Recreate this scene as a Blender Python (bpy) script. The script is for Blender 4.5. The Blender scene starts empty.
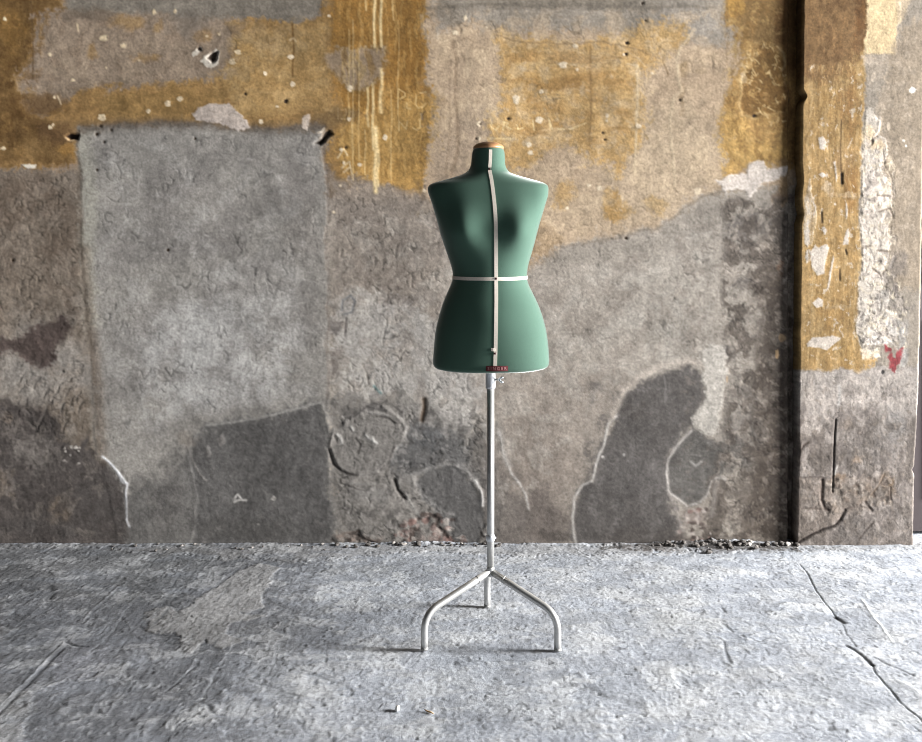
# An old plastered wall, a concrete floor, and a green dress form on a tripod stand.
import bpy, bmesh, math, random
import numpy as np
from mathutils import Vector, Matrix

random.seed(7)
sc = bpy.context.scene
COL = sc.collection

# ------------------------------------------------------------------ camera facts
F = 981.0            # focal length in pixels (frame 922 x 742)
CX, HY = 461.0, 240.0
H = 1.235            # eye height
YW = 3.995           # wall plane
YP = 3.967           # pilaster face
YD = 3.070           # dress-form axis
KW = F / YW          # pixels per metre on the wall


def at(px, py, Y):
    return Vector(((px - CX) * Y / F, Y, H - (py - HY) * Y / F))


def on_floor(px, py):
    Y = F * H / (py - HY)
    return ((px - CX) * Y / F, Y)


# ------------------------------------------------------------------ helpers
def link(o, parent=None):
    COL.objects.link(o)
    if parent is not None:
        o.parent = parent
    return o


def tag(o, label=None, cat=None, group=None, kind=None):
    if label: o['label'] = label
    if cat: o['category'] = cat
    if group: o['group'] = group
    if kind: o['kind'] = kind
    return o


def mesh_obj(name, verts, faces, mat, parent=None, smooth=True):
    me = bpy.data.meshes.new(name)
    me.from_pydata([tuple(v) for v in verts], [], faces)
    me.validate()
    bm = bmesh.new(); bm.from_mesh(me)
    bmesh.ops.recalc_face_normals(bm, faces=bm.faces)
    bm.to_mesh(me); bm.free()
    me.polygons.foreach_set('use_smooth', [smooth] * len(me.polygons))
    me.materials.append(mat)
    return link(bpy.data.objects.new(name, me), parent)


def tube_data(path, radii, n=24, cap=True):
    """Sweep a circle along a polyline (parallel transport)."""
    P = [Vector(p) for p in path]
    m = len(P)
    if not hasattr(radii, '__len__'):
        radii = [radii] * m
    T = []
    for i in range(m):
        a = P[max(i - 1, 0)]; b = P[min(i + 1, m - 1)]
        t = (b - a)
        T.append(t.normalized() if t.length > 1e-9 else (T[-1] if T else Vector((0, 0, 1))))
    up = Vector((0, 0, 1)) if abs(T[0].z) < .9 else Vector((1, 0, 0))
    N = (up - T[0] * up.dot(T[0])).normalized()
    V, Fc = [], []
    for i in range(m):
        N = (N - T[i] * N.dot(T[i])).normalized()
        B = T[i].cross(N)
        for k in range(n):
            a = 2 * math.pi * k / n
            V.append(P[i] + (N * math.cos(a) + B * math.sin(a)) * radii[i])
    for i in range(m - 1):
        for k in range(n):
            k2 = (k + 1) % n
            Fc.append((i * n + k, i * n + k2, (i + 1) * n + k2, (i + 1) * n + k))
    if cap:
        Fc.append(tuple(range(n))[::-1])
        Fc.append(tuple((m - 1) * n + k for k in range(n)))
    return V, Fc


def tube(name, path, radii, mat, parent=None, n=24):
    V, Fc = tube_data(path, radii, n)
    o = mesh_obj(name, V, Fc, mat, parent)
    flat_caps(o)
    return o


def flat_caps(o):
    for p in o.data.polygons:
        if len(p.vertices) > 4:
            p.use_smooth = False


def lathe_z(name, prof, mat, parent=None, c=(0, 0), n=32):
    """prof: (r, z) pairs from bottom to top."""
    path = [(c[0], c[1], z) for r, z in prof]
    V, Fc = [], []
    for r, z in prof:
        for k in range(n):
            a = 2 * math.pi * k / n
            V.append((c[0] + r * math.cos(a), c[1] + r * math.sin(a), z))
    for i in range(len(prof) - 1):
        for k in range(n):
            k2 = (k + 1) % n
            Fc.append((i * n + k, i * n + k2, (i + 1) * n + k2, (i + 1) * n + k))
    Fc.append(tuple(range(n))[::-1])
    Fc.append(tuple((len(prof) - 1) * n + k for k in range(n)))
    o = mesh_obj(name, V, Fc, mat, parent)
    flat_caps(o)
    return o


def lin(c):
    c = np.asarray(c, float) / 255.0
    return np.where(c <= .04045, c / 12.92, ((c + .055) / 1.055) ** 2.4)


# ------------------------------------------------------------------ noise
def _hash(ix, iy, seed):
    h = (ix.astype(np.int64) * 374761393 + iy.astype(np.int64) * 668265263 + seed * 974634777)
    h = (h ^ (h >> 13)) * 1274126177
    h = h ^ (h >> 16)
    return (h & 0xffff).astype(np.float64) / 65535.0


def gnoise(x, y, seed=0):
    ix = np.floor(x); iy = np.floor(y)
    fx = x - ix; fy = y - iy
    ux = fx * fx * fx * (fx * (fx * 6 - 15) + 10); uy = fy * fy * fy * (fy * (fy * 6 - 15) + 10)

    def g(ox, oy):
        a = _hash(ix + ox, iy + oy, seed) * 2 * np.pi
        return np.cos(a) * (fx - ox) + np.sin(a) * (fy - oy)
    a = g(0, 0); b = g(1, 0); c = g(0, 1); d = g(1, 1)
    return (a + (b - a) * ux + (c - a) * uy + (a - b - c + d) * ux * uy) * 1.5


def fbm(x, y, scale, octv=4, seed=0, gain=.5):
    s = 0; amp = 1; tot = 0
    for o in range(octv):
        s = s + amp * gnoise(x / scale + 13.7 * o, y / scale - 7.1 * o, seed + o * 17)
        tot += amp; amp *= gain; scale /= 2.03
    return s / tot


def sstep(a, b, x):
    t = np.clip((x - a) / (b - a), 0, 1)
    return t * t * (3 - 2 * t)


# ------------------------------------------------------------------ pigment + relief of a plaster face
class Face:
    """A grid over a surface, in photo-scale units; holds pigment (display values) and relief (mm)."""
    def __init__(s, u, v, base, seed):
        s.u = np.asarray(u, float); s.v = np.asarray(v, float)
        s.U, s.V = np.meshgrid(s.u, s.v)
        s.c = np.zeros(s.U.shape + (3,)) + np.array(base, float)
        s.h = np.zeros_like(s.U)
        s.seed = seed
        s.q = []          # small marks lie over the broad tones, so they wait here
        U, V = s.U, s.V
        s.w1 = fbm(U, V, 42, 3, seed + 1); s.w2 = fbm(U, V, 42, 3, seed + 2)
        s.f1 = fbm(U, V, 11, 3, seed + 3, .65); s.f2 = fbm(U, V, 11, 3, seed + 4, .65)
        s.g = fbm(U, V, 5, 2, seed + 5, .7)
        s.b = fbm(U, V, 75, 4, seed + 6, .55)
        s.t = fbm(U, V, 2.6, 2, seed + 7, .7)

    def win(s, pts, m):
        x = [p[0] for p in pts]; y = [p[1] for p in pts]
        i0, i1 = np.searchsorted(s.u, [min(x) - m, max(x) + m])
        j0, j1 = np.searchsorted(s.v, [min(y) - m, max(y) + m])
        return (slice(j0, j1), slice(i0, i1))

    def warped(s, w, rough):
        return (s.U[w] + rough * (2.0 * s.w1[w] + .7 * s.f1[w]),
                s.V[w] + rough * (2.0 * s.w2[w] + .7 * s.f2[w]))

    def sdf(s, pts, w, rough):
        X, Y = s.warped(w, rough)
        d2 = np.full(X.shape, 1e12); ins = np.zeros(X.shape, bool)
        n = len(pts)
        for i in range(n):
            ax, ay = pts[i]; bx, by = pts[(i + 1) % n]
            ex, ey = bx - ax, by - ay
            L = ex * ex + ey * ey + 1e-9
            t = np.clip(((X - ax) * ex + (Y - ay) * ey) / L, 0, 1)
            d2 = np.minimum(d2, (X - ax - t * ex) ** 2 + (Y - ay - t * ey) ** 2)
            if ay != by:
                c = ((ay > Y) != (by > Y)) & (X < ex * (Y - ay) / (by - ay) + ax)
                ins ^= c
        d = np.sqrt(d2)
        return np.where(ins, d, -d)

    def mix(s, w, a, col, vary):
        col = np.array(col, float)
        k = (1 + vary * (1.1 * s.b[w] + .9 * s.f1[w]))[..., None]
        s.c[w] = s.c[w] * (1 - a[..., None]) + col * k * a[..., None]

    def poly(s, pts, col=None, soft=2.5, rough=3.0, op=1.0, brk=0.0, h=0.0, vary=.10, rim=None):
        """A patch. soft: edge width; rough: edge wobble; brk: how worn through; h: relief in mm;
        rim=(colour, width, strength, relief)."""
        w = s.win(pts, 30 + soft + 3 * rough)
        if s.U[w].size == 0: return
        d = s.sdf(pts, w, rough)
        n = .55 * s.f2[w] + .75 * s.g[w] + .35 * s.t[w]
        a = sstep(-.5, .5, d / (soft * 1.15) + n * min(1.0, .25 + rough * .3))
        if brk:
            wear = fbm(s.U[w], s.V[w], 24, 4, s.seed + 31, .6) + .35 * s.f2[w]
            depth = np.clip(d / 22, 0, 1)
            a = a * sstep(-.10, .10, wear + .42 - brk + .5 * depth)
        a = a * op
        if col is not None: s.mix(w, a, col, vary)
        if h: s.h[w] += h * sstep(-2.0, 2.0, d) * (a > .3 if brk else 1)
        if rim:
            rc, rw, ro, rh = rim
            r = np.exp(-(d / rw) ** 2) * np.clip(.75 + 1.1 * s.f2[w] + .6 * s.b[w], 0, 1)
            if rc is not None: s.mix(w, np.clip(r * ro, 0, 1), rc, vary)
            s.h[w] += rh * r

    def top(s, *a, **k): s.q.append((s.poly, a, k))

    def line(s, *a, **k): s.q.append((s.line_, a, k))

    def spot(s, *a, **k): s.q.append((s.spot_, a, k))

    def crumbs(s, *a, **k): s.q.append((s.crumbs_, a, k))

    def flush(s):
        q, s.q = s.q, []
        for f, a, k in q: f(*a, **k)

    def line_(s, pts, col, wd=1.5, op=1.0, rough=1.0, h=0.0, fade=0.4, vary=.08, taper=False):
        w = s.win(pts, 8 + wd * 4 + 3 * rough)
        if s.U[w].size == 0: return
        X, Y = s.warped(w, rough)
        best = np.full(X.shape, 1e9)
        n = len(pts) - 1
        for i in range(n):
            ax, ay = pts[i]; bx, by = pts[i + 1]
            ex, ey = bx - ax, by - ay
            t = np.clip(((X - ax) * ex + (Y - ay) * ey) / (ex * ex + ey * ey + 1e-9), 0, 1)
            d = np.hypot(X - ax - t * ex, Y - ay - t * ey)
            if taper: d = d / np.maximum(.25, 1 - ((i + t) / n) * .75)
            best = np.minimum(best, d)
        a = np.exp(-(best / (wd * .62)) ** 2)
        a = a * np.clip(1 - fade + fade * 2.2 * (.5 + s.f2[w] + .5 * s.g[w]), 0, 1) * op
        if col is not None: s.mix(w, np.clip(a, 0, 1), col, vary)
        if h: s.h[w] += h * a

    def spot_(s, x, y, r, col, asp=1.0, h=0.0, rough=.5, op=1.0, soft=1.2):
        n = 9; k = random.random() * 6
        pts = [(x + r * asp * math.cos(k + 6.283 * i / n) * (1 + .22 * math.sin(3.1 * i + k)),
                y + r / asp * math.sin(k + 6.283 * i / n) * (1 + .18 * math.cos(2.3 * i + k))) for i in range(n)]
        s.poly(pts, col, soft, rough, op, 0, h, .05)

    def blotch(s, x, y, rx, ry, col, op=.6, seed=0, h=0.0):
        """soft irregular stain"""
        w = s.win([(x - rx * 1.8, y - ry * 1.8), (x + rx * 1.8, y + ry * 1.8)], 4)
        if s.U[w].size == 0: return
        d = np.hypot((s.U[w] - x) / rx, (s.V[w] - y) / ry)
        n = fbm(s.U[w], s.V[w], max(10, (rx + ry) * .5), 4, s.seed + 50 + seed, .6)
        a = sstep(1.15, .35, d + 1.0 * n)
        s.mix(w, a * op, col, .08)
        if h: s.h[w] += h * a

    def mottle(s, pts, col, scale=16, th=.1, wd=.12, op=.7, seed=0, edge=20, stretch=(1, 1), h=0.0):
        """irregular clouds of another tone inside a region"""
        w = s.win(pts, 10)
        if s.U[w].size == 0: return
        d = s.sdf(pts, w, 4)
        X, Y = s.warped(w, 4)
        n = fbm(X / stretch[0], Y / stretch[1], scale, 5, s.seed + 70 + seed, .6)
        a = sstep(th - wd, th + wd, n + .10 * s.g[w]) * sstep(0, edge, d)
        s.mix(w, a * op, col, .08)
        if h: s.h[w] += h * a

    def wrinkle(s, pts, scale=12, width=.05, dark=.35, h=-1.0, seed=0, stretch=(1, 1), keep=0.0):
        """fine broken hairlines, as trowel tears in plaster"""
        w = s.win(pts, 10)
        if s.U[w].size == 0: return
        d = s.sdf(pts, w, 4)
        X, Y = s.warped(w, 2.5)
        n = np.abs(fbm(X / stretch[0], Y / stretch[1], scale, 2, s.seed + 90 + seed, .5))
        k = sstep(keep - .1, keep + .18, fbm(s.U[w], s.V[w], scale * 2.2, 3, s.seed + 95 + seed, .6))
        a = np.exp(-(n / width) ** 2) * k * sstep(0, 14, d)
        s.c[w] = s.c[w] * (1 - dark * a[..., None])
        s.h[w] += h * a

    def crumbs_(s, pts, n, rmin, rmax, cols, h=1.0, op=.9, seed=1):
        rnd = random.Random(seed)
        x0, x1 = min(p[0] for p in pts), max(p[0] for p in pts)
        y0, y1 = min(p[1] for p in pts), max(p[1] for p in pts)

        def inside(x, y):
            c = False
            for i in range(len(pts)):
                ax, ay = pts[i]; bx, by = pts[(i + 1) % len(pts)]
                if (ay > y) != (by > y) and x < (bx - ax) * (y - ay) / (by - ay) + ax: c = not c
            return c
        k = 0
        for _ in range(n * 6):
            if k >= n: break
            x = rnd.uniform(x0, x1); y = rnd.uniform(y0, y1)
            if not inside(x, y): continue
            r = rnd.uniform(rmin, rmax)
            s.spot_(x, y, r, rnd.choice(cols), rnd.uniform(.8, 1.5), rnd.choice((-1, 1)) * h * rnd.uniform(.4, 1), 1.0, op)
            k += 1

    def write(s, name, place, mat, light):
        """Link as a mesh; place(u, v, h) gives points, light(u, v) the fall-off taken out of the sampled colours."""
        ny, nx = s.U.shape
        P = place(s.U, s.V, s.h / 1000.0)
        me = bpy.data.meshes.new(name)
        nv = nx * ny
        me.vertices.add(nv)
        me.vertices.foreach_set('co', np.stack(P, -1).reshape(-1).astype(np.float32))
        idx = np.arange(nv).reshape(ny, nx)
        q = np.stack([idx[:-1, :-1], idx[1:, :-1], idx[1:, 1:], idx[:-1, 1:]], -1).reshape(-1, 4)
        nf = len(q)
        me.loops.add(nf * 4); me.loops.foreach_set('vertex_index', q.reshape(-1).astype(np.int32))
        me.polygons.add(nf)
        me.polygons.foreach_set('loop_start', np.arange(0, nf * 4, 4, dtype=np.int32))
        me.polygons.foreach_set('use_smooth', np.ones(nf, bool))
        me.update(calc_edges=True); me.validate()
        sat = np.clip((s.c[..., :1] - s.c[..., 2:] - 38) / 30, 0, 1)
        lum = s.c @ np.array([.3, .6, .1])
        s.c = s.c + (lum[..., None] - s.c) * .13 * sat + np.array([0, 2.0, 1.0]) * sat
        alb = lin(np.clip(s.c, 4, 255)) / light(s.U, s.V)[..., None]
        alb = np.clip(alb, .004, .9)
        rgba = np.concatenate([alb, np.ones(alb.shape[:2] + (1,))], -1)
        at_ = me.color_attributes.new('pigment', 'FLOAT_COLOR', 'POINT')
        at_.data.foreach_set('color', rgba.reshape(-1).astype(np.float32))
        me.materials.append(mat)
        return link(bpy.data.objects.new(name, me))


# ------------------------------------------------------------------ materials
def new_mat(name):
    m = bpy.data.materials.new(name); m.use_nodes = True
    nt = m.node_tree
    b = nt.nodes['Principled BSDF']
    return m, nt, b


def plaster_mat(name, grain=120., contrast=.24, bump=.34, rough=.9, stretch=(1, 1, 1), bdist=.0016):
    """Pigment attribute broken up by procedural grain, pits and a fine bump."""
    m, nt, b = new_mat(name)
    N, L = nt.nodes, nt.links
    att = N.new('ShaderNodeAttribute'); att.attribute_name = 'pigment'
    tc = N.new('ShaderNodeTexCoord')
    mp = N.new('ShaderNodeMapping'); mp.inputs['Scale'].default_value = stretch
    L.new(tc.outputs['Object'], mp.inputs['Vector'])
    n1 = N.new('ShaderNodeTexNoise'); n1.inputs['Scale'].default_value = grain
    n1.inputs['Detail'].default_value = 8; n1.inputs['Roughness'].default_value = .72
    n2 = N.new('ShaderNodeTexNoise'); n2.inputs['Scale'].default_value = grain * 3.4
    n2.inputs['Detail'].default_value = 4; n2.inputs['Roughness'].default_value = .7
    for n in (n1, n2): L.new(mp.outputs['Vector'], n.inputs['Vector'])
    r1 = N.new('ShaderNodeMapRange')
    r1.inputs['From Min'].default_value = .28; r1.inputs['From Max'].default_value = .72
    r1.inputs['To Min'].default_value = 1 - contrast; r1.inputs['To Max'].default_value = 1 + contrast
    L.new(n1.outputs['Fac'], r1.inputs['Value'])
    # small dark pits
    r2 = N.new('ShaderNodeMapRange')
    r2.inputs['From Min'].default_value = .27; r2.inputs['From Max'].default_value = .37
    r2.inputs['To Min'].default_value = .72; r2.inputs['To Max'].default_value = 1.0
    L.new(n2.outputs['Fac'], r2.inputs['Value'])
    mu = N.new('ShaderNodeMath'); mu.operation = 'MULTIPLY'
    L.new(r1.outputs['Result'], mu.inputs[0]); L.new(r2.outputs['Result'], mu.inputs[1])
    vm = N.new('ShaderNodeVectorMath'); vm.operation = 'SCALE'
    L.new(att.outputs['Color'], vm.inputs[0]); L.new(mu.outputs[0], vm.inputs['Scale'])
    L.new(vm.outputs['Vector'], b.inputs['Base Color'])
    ad = N.new('ShaderNodeMath'); ad.operation = 'ADD'
    L.new(n1.outputs['Fac'], ad.inputs[0]); L.new(n2.outputs['Fac'], ad.inputs[1])
    bp = N.new('ShaderNodeBump'); bp.inputs['Strength'].default_value = bump; bp.inputs['Distance'].default_value = bdist
    L.new(ad.outputs[0], bp.inputs['Height']); L.new(bp.outputs['Normal'], b.inputs['Normal'])
    b.inputs['Roughness'].default_value = rough
    b.inputs['Specular IOR Level'].default_value = .15
    return m


def simple_mat(name, col, rough=.6, metal=0., noise=0., nscale=80., bump=0., spec=.4, sheen=0., sheen_col=(1, 1, 1), bdist=.001):
    m, nt, b = new_mat(name)
    N, L = nt.nodes, nt.links
    b.inputs['Roughness'].default_value = rough; b.inputs['Metallic'].default_value = metal
    b.inputs['Specular IOR Level'].default_value = spec
    b.inputs['Base Color'].default_value = (*col, 1)
    tc = N.new('ShaderNodeTexCoord')
    if noise:
        n = N.new('ShaderNodeTexNoise'); n.inputs['Scale'].default_value = nscale; n.inputs['Detail'].default_value = 6
        n.inputs['Roughness'].default_value = .65
        L.new(tc.outputs['Object'], n.inputs['Vector'])
        r = N.new('ShaderNodeMapRange')
        r.inputs['From Min'].default_value = .3; r.inputs['From Max'].default_value = .7
        r.inputs['To Min'].default_value = 1 - noise; r.inputs['To Max'].default_value = 1 + noise
        L.new(n.outputs['Fac'], r.inputs['Value'])
        vm = N.new('ShaderNodeVectorMath'); vm.operation = 'SCALE'; vm.inputs[0].default_value = col
        L.new(r.outputs['Result'], vm.inputs['Scale']); L.new(vm.outputs['Vector'], b.inputs['Base Color'])
        if bump:
            bp = N.new('ShaderNodeBump'); bp.inputs['Strength'].default_value = bump; bp.inputs['Distance'].default_value = bdist
            L.new(n.outputs['Fac'], bp.inputs['Height']); L.new(bp.outputs['Normal'], b.inputs['Normal'])
    if sheen:
        b.inputs['Sheen Weight'].default_value = sheen; b.inputs['Sheen Roughness'].default_value = .32
        b.inputs['Sheen Tint'].default_value = (*sheen_col, 1)
    return m


M_wall = plaster_mat('aged wall plaster')
M_pier = plaster_mat('pilaster plaster', grain=120)
M_floor = plaster_mat('worn concrete', grain=75, contrast=.19, bump=.5, rough=.85, bdist=.0025)
M_green = simple_mat('green linen jersey', (.050, .100, .075), .85, 0, .22, 420, .3, .2, 1.0, (.92, 1.0, .97), .0006)
M_tape = simple_mat('cotton tape', (.66, .60, .53), .9, 0, .10, 300, .2, .2)
M_wood = simple_mat('varnished wood', (.34, .18, .085), .38, 0, .25, 60, .1, .5)
M_steel = simple_mat('satin grey steel', (.56, .56, .55), .42, .75, .10, 140, .08, .5)
M_zinc = simple_mat('pale zinc collar', (.68, .70, .73), .36, .7, .06, 120, .05, .5)
M_joint = simple_mat('weld seam', (.40, .40, .39), .5, .7, .15, 200, .2)
M_red = simple_mat('dark red woven label', (.085, .010, .014), .8, 0, .12, 400, .2)
M_letter = simple_mat('label thread', (.36, .17, .17), .8)
M_pin = simple_mat('dark pin head', (.045, .008, .008), .35)
M_door = simple_mat('dark brown door', (.030, .021, .023), .6, 0, .12, 30, .1)
M_iron = simple_mat('dark iron', (.05, .04, .035), .6, .5, .2, 80, .2)
M_crumb = simple_mat('plaster crumb', (.27, .25, .235), .95, 0, .35, 50, .4)
M_crumb_dark = simple_mat('dirty mortar crumb', (.085, .077, .072), .95, 0, .35, 50, .4)
M_white = simple_mat('white stone', (.85, .85, .83), .8, 0, .05, 60)
M_straw = simple_mat('straw', (.55, .38, .18), .8, 0, .15, 90)

# ------------------------------------------------------------------ the back wall
def spread(a, b, step, lo, hi, k=14):
    core = np.arange(a, b + step * .5, step)
    return np.concatenate([np.linspace(lo, a, k + 1)[:-1], core, np.linspace(b, hi, k + 1)[1:]])


W = Face(spread(-30, 806, 1.0, -420, 850), spread(-25, 549, 1.0, -260, 556, 10), (152, 143, 133), 100)
OC = (166, 122, 66); OCD = (120, 84, 42); OCL = (188, 148, 92)
GREY = (140, 137, 133); BEIGE = (164, 146, 126)
# rough plaster ground of the left block, upper beige coat, centre and right coats
W.poly([(-420, 160), (84, 160), (82, 300), (95, 440), (110, 560), (-420, 560)], (113, 103, 93), 8, 4, vary=.12)
W.blotch(40, 350, 60, 46, (132, 125, 118), .9, 1)
W.blotch(35, 380, 70, 30, (134, 129, 124), .8, 2)
W.blotch(62, 235, 22, 40, (92, 80, 70), .55, 3)
W.blotch(10, 200, 50, 30, (100, 86, 74), .5, 4)
W.poly([(-420, -260), (330, -260), (430, -260), (445, 210), (330, 200), (75, 170), (-420, 168)], (136, 121, 106), 6, 4)
W.poly([(425, -260), (850, -260), (850, 190), (728, 192), (700, 197), (655, 226), (600, 241), (560, 246), (530, 272), (425, 205)],
       (184, 161, 136), 9, 5, vary=.07)
W.blotch(470, 150, 46, 100, (160, 143, 125), .8, 5)
W.blotch(670, 150, 60, 60, (190, 170, 145), .8, 6)
W.blotch(600, 215, 80, 22, (186, 165, 140), .8, 7)
W.blotch(640, 190, 90, 26, (184, 164, 140), .7, 8)
# grey strip along the top
W.poly([(62, -260), (335, -260), (322, 14), (300, 24), (230, 20), (150, 12), (95, 11), (66, 9)], (121, 114, 105), 6, 3, vary=.09)
W.poly([(430, -260), (722, -260), (735, 40), (700, 48), (660, 25), (600, 34), (540, 26), (490, 34), (470, 22), (438, 30)],
       (153, 144, 133), 12, 5, vary=.08)
W.blotch(690, 20, 40, 34, (160, 152, 143), .8, 9)
W.blotch(560, 4, 120, 7, (122, 114, 104), .7, 10)
W.blotch(445, 12, 26, 14, (124, 115, 104), .7, 11)
W.line([(430, 7), (520, 5), (620, 6), (715, 8)], (118, 110, 100), 3, .6, 2)
# ochre distemper, left
W.poly([(-420, -260), (66, -260), (62, 6), (36, 12), (31, 40), (29, 64), (18, 76), (27, 112), (46, 114), (62, 104), (80, 91),
        (118, 88), (152, 82), (178, 84), (215, 80), (244, 84), (262, 62), (240, 52), (226, 24), (262, 16), (300, 25), (322, 15),
        (336, -260), (424, -260), (424, 45), (429, 110), (431, 160), (420, 193), (398, 188), (375, 181), (336, 178),
        (326, 160), (334, 138), (321, 120), (282, 127), (240, 130), (215, 122), (150, 121), (82, 128), (78, 162), (40, 168), (-420, 168)],
       (150, 113, 68), 5, 3, 1, .08, .4, .14)
W.poly([(-420, -260), (62, -260), (58, 8), (33, 14), (29, 62), (17, 76), (26, 112), (46, 118), (76, 150), (70, 164), (-420, 166)], (94, 70, 42), 12, 4, .9, .05, vary=.16)  # brown paint, deepened with the shading of the top-left corner
W.blotch(10, 30, 22, 36, (136, 96, 46), .6, 12)
W.blotch(28, 150, 40, 14, (134, 102, 62), .7, 13)
W.blotch(45, 108, 40, 14, (92, 66, 38), .7, 14)
W.blotch(60, 134, 30, 16, (84, 64, 45), .65, 15)
W.blotch(68, 150, 12, 10, (150, 108, 54), .7, 16)
W.poly([(120, 92), (185, 86), (222, 92), (216, 112), (180, 116), (110, 118), (95, 104)], (146, 112, 66), 10, 5, .8)
W.poly([(226, 60), (250, 30), (330, 20), (330, 112), (240, 118), (214, 100)], (163, 128, 80), 14, 6, .85, .25)
W.blotch(275, 40, 40, 18, (150, 126, 96), .6, 17)
W.poly([(338, -60), (424, -60), (424, 60), (420, 110), (338, 110), (330, 40)], (150, 104, 45), 12, 5, .8, .1, vary=.16)
W.poly([(352, 110), (428, 95), (430, 160), (418, 190), (350, 178), (338, 150)], (180, 136, 72), 14, 6, .85, .1, vary=.14)
W.blotch(405, 60, 16, 26, (140, 96, 42), .6, 18)
W.poly([(328, 52), (345, 46), (385, 47), (386, 62), (380, 78), (366, 90), (350, 88), (338, 78), (325, 62)], (147, 130, 112), 5, 3, .92)
W.poly([(300, 118), (330, 105), (356, 108), (352, 122), (334, 126), (322, 128)], (118, 92, 60), 8, 4, .8)
for x, y, rx, ry in ((125, 22, 22, 9), (158, 27, 8, 8), (92, 52, 6, 10), (147, 58, 16, 5), (205, 36, 12, 8)):
    W.blotch(x, y, rx, ry, (150, 112, 66), .6, int(x))
W.blotch(190, 24, 30, 14, (112, 104, 96), .6, 19)
W.blotch(92, 15, 30, 8, (96, 86, 76), .55, 20)
# runs of paint
for x, y0, y1, wd, op in ((374.5, -30, 47, 1.8, .95), (381, -30, 46, 1.8, .95), (366, -30, 10, 1.2, .6), (393, -30, 20, 1.0, .5),
                          (368, 88, 126, 1.4, .8), (373, 84, 150, 1.6, .9), (381, 70, 112, 2.2, .8), (375.5, 128, 192, 2.6, 1.0),
                          (378, 150, 186, 1.4, .8), (353, 20, 180, .9, .45), (359, 60, 160, .8, .4), (391, 90, 180, .8, .4),
                          (349, 30, 120, .8, .4), (365, 130, 175, .8, .5), (398, 20, 120, .7, .35)):
    W.line([(x, y0), (x + .8, (y0 * 2 + y1) / 3), (x - .6, (y0 + y1 * 2) / 3), (x + .4, y1)], (236, 206, 152), wd * 1.35, op, .5, .3, .2)
W.line([(292.5, 24), (293.5, 48), (292.5, 76)], (96, 66, 34), 1.8, .8, .5)
W.line([(31, 0), (31.5, 20), (33, 50), (33, 80)], (88, 70, 50), 1.2, .6, .6)
# ochre, centre
W.poly([(497, 34), (512, 33), (540, 37), (560, 41), (590, 43), (612, 40), (640, 20), (662, 20), (688, 24), (684, 44), (655, 66),
        (641, 74), (646, 118), (637, 146), (616, 176), (603, 162), (584, 164), (566, 142), (548, 146), (530, 168), (510, 174),
        (500, 160), (493, 148), (490, 124), (503, 104), (498, 62)], (188, 148, 94), 9, 5, .97, .07, .3, .10)
W.poly([(500, 55), (632, 55), (640, 100), (600, 135), (550, 132), (500, 140), (492, 125), (505, 100)], (192, 151, 95), 14, 5, .6, .2)
W.blotch(560, 84, 40, 7, (150, 108, 58), .5, 21); W.blotch(570, 122, 36, 6, (156, 114, 62), .45, 22)
W.blotch(520, 82, 26, 6, (162, 118, 64), .45, 23); W.blotch(610, 100, 26, 12, (170, 140, 98), .5, 24)
W.blotch(650, 36, 30, 14, (196, 158, 104), .5, 25); W.blotch(600, 60, 30, 12, (176, 148, 110), .5, 26)
W.poly([(558, 182), (572, 180), (577, 194), (566, 206), (556, 205)], (180, 140, 88), 6, 4, .75, .1)
W.poly([(608, 186), (616, 184), (624, 200), (632, 214), (620, 222), (603, 222), (606, 205)], (178, 134, 76), 5, 4, .85, .08)
W.poly([(642, 198), (656, 194), (668, 206), (660, 216), (648, 210)], (184, 148, 100), 6, 4, .75, .1)
W.poly([(530, 210), (548, 225), (560, 242), (545, 262), (530, 268)], (176, 146, 112), 8, 5, .6, .1)
W.poly([(392, 208), (428, 210), (432, 221), (400, 222)], (180, 142, 90), 6, 4, .7, .2)
W.poly([(434, 225), (446, 230), (444, 250), (436, 246)], (172, 142, 106), 6, 4, .6, .2)
W.line([(590, 46), (590.5, 90), (590, 146)], (132, 98, 60), 2.0, .6, .8)
W.line([(637, 66), (637.5, 100), (635, 150), (635, 172)], (212, 190, 158), 2.2, .7, .8, .3)
W.line([(628, 64), (638, 66), (641, 74)], (212, 190, 158), 1.6, .7, .8)
W.line([(512, 64), (560, 65), (600, 64)], (205, 172, 118), 1.0, .5, .8)
W.line([(497, 36), (520, 41), (560, 44), (600, 42), (640, 50), (662, 60), (668, 76)], (140, 112, 82), 1.3, .6, 1.5)
W.line([(655, 62), (645, 66), (638, 58), (618, 46)], (196, 172, 140), 1.2, .5, 1)
W.line([(695, 30), (680, 48), (676, 62), (678, 80), (682, 92), (674, 96), (670, 118), (672, 150), (676, 185)], (206, 186, 158), 2.6, .75, 1.2, .5)
W.blotch(684, 68, 7, 9, (146, 120, 88), .7, 27); W.blotch(682, 98, 4, 16, (156, 132, 104), .7, 28); W.blotch(700, 72, 9, 4, (166, 144, 116), .5, 29)
# scratched writing and pencil traces in the ochre
SC = (206, 170, 108)
for pts in ([(398, 108), (398.5, 89), (405, 93), (405, 96), (400, 99)], [(407, 103), (406.5, 108), (411, 109)],
            [(426, 92), (420, 93)], [(416.5, 95), (415.5, 104), (418, 108), (423, 107), (426, 103)],
            [(399, 131), (399, 121), (406, 129), (407.5, 121)], [(419.5, 119), (420.5, 127), (417, 130), (413, 128)]):
    W.line(pts, (214, 182, 126), 1.1, .75, .12, -.2, .05)
for pts in ([(499, 126), (496, 130), (491, 127), (492, 123)], [(503, 130), (504, 122), (508, 123), (506, 126), (511, 129)],
            [(517, 125), (518, 129), (523, 128)], [(534, 130), (533, 120)], [(550, 128), (549, 119), (552, 129)],
            [(558, 129), (564, 129)], [(569, 129), (572, 128.5), (586, 123)], [(490, 138.5), (511, 138.5)]):
    W.line(pts, (232, 204, 152), 1.1, .85, .15, -.2, .15)
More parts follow.
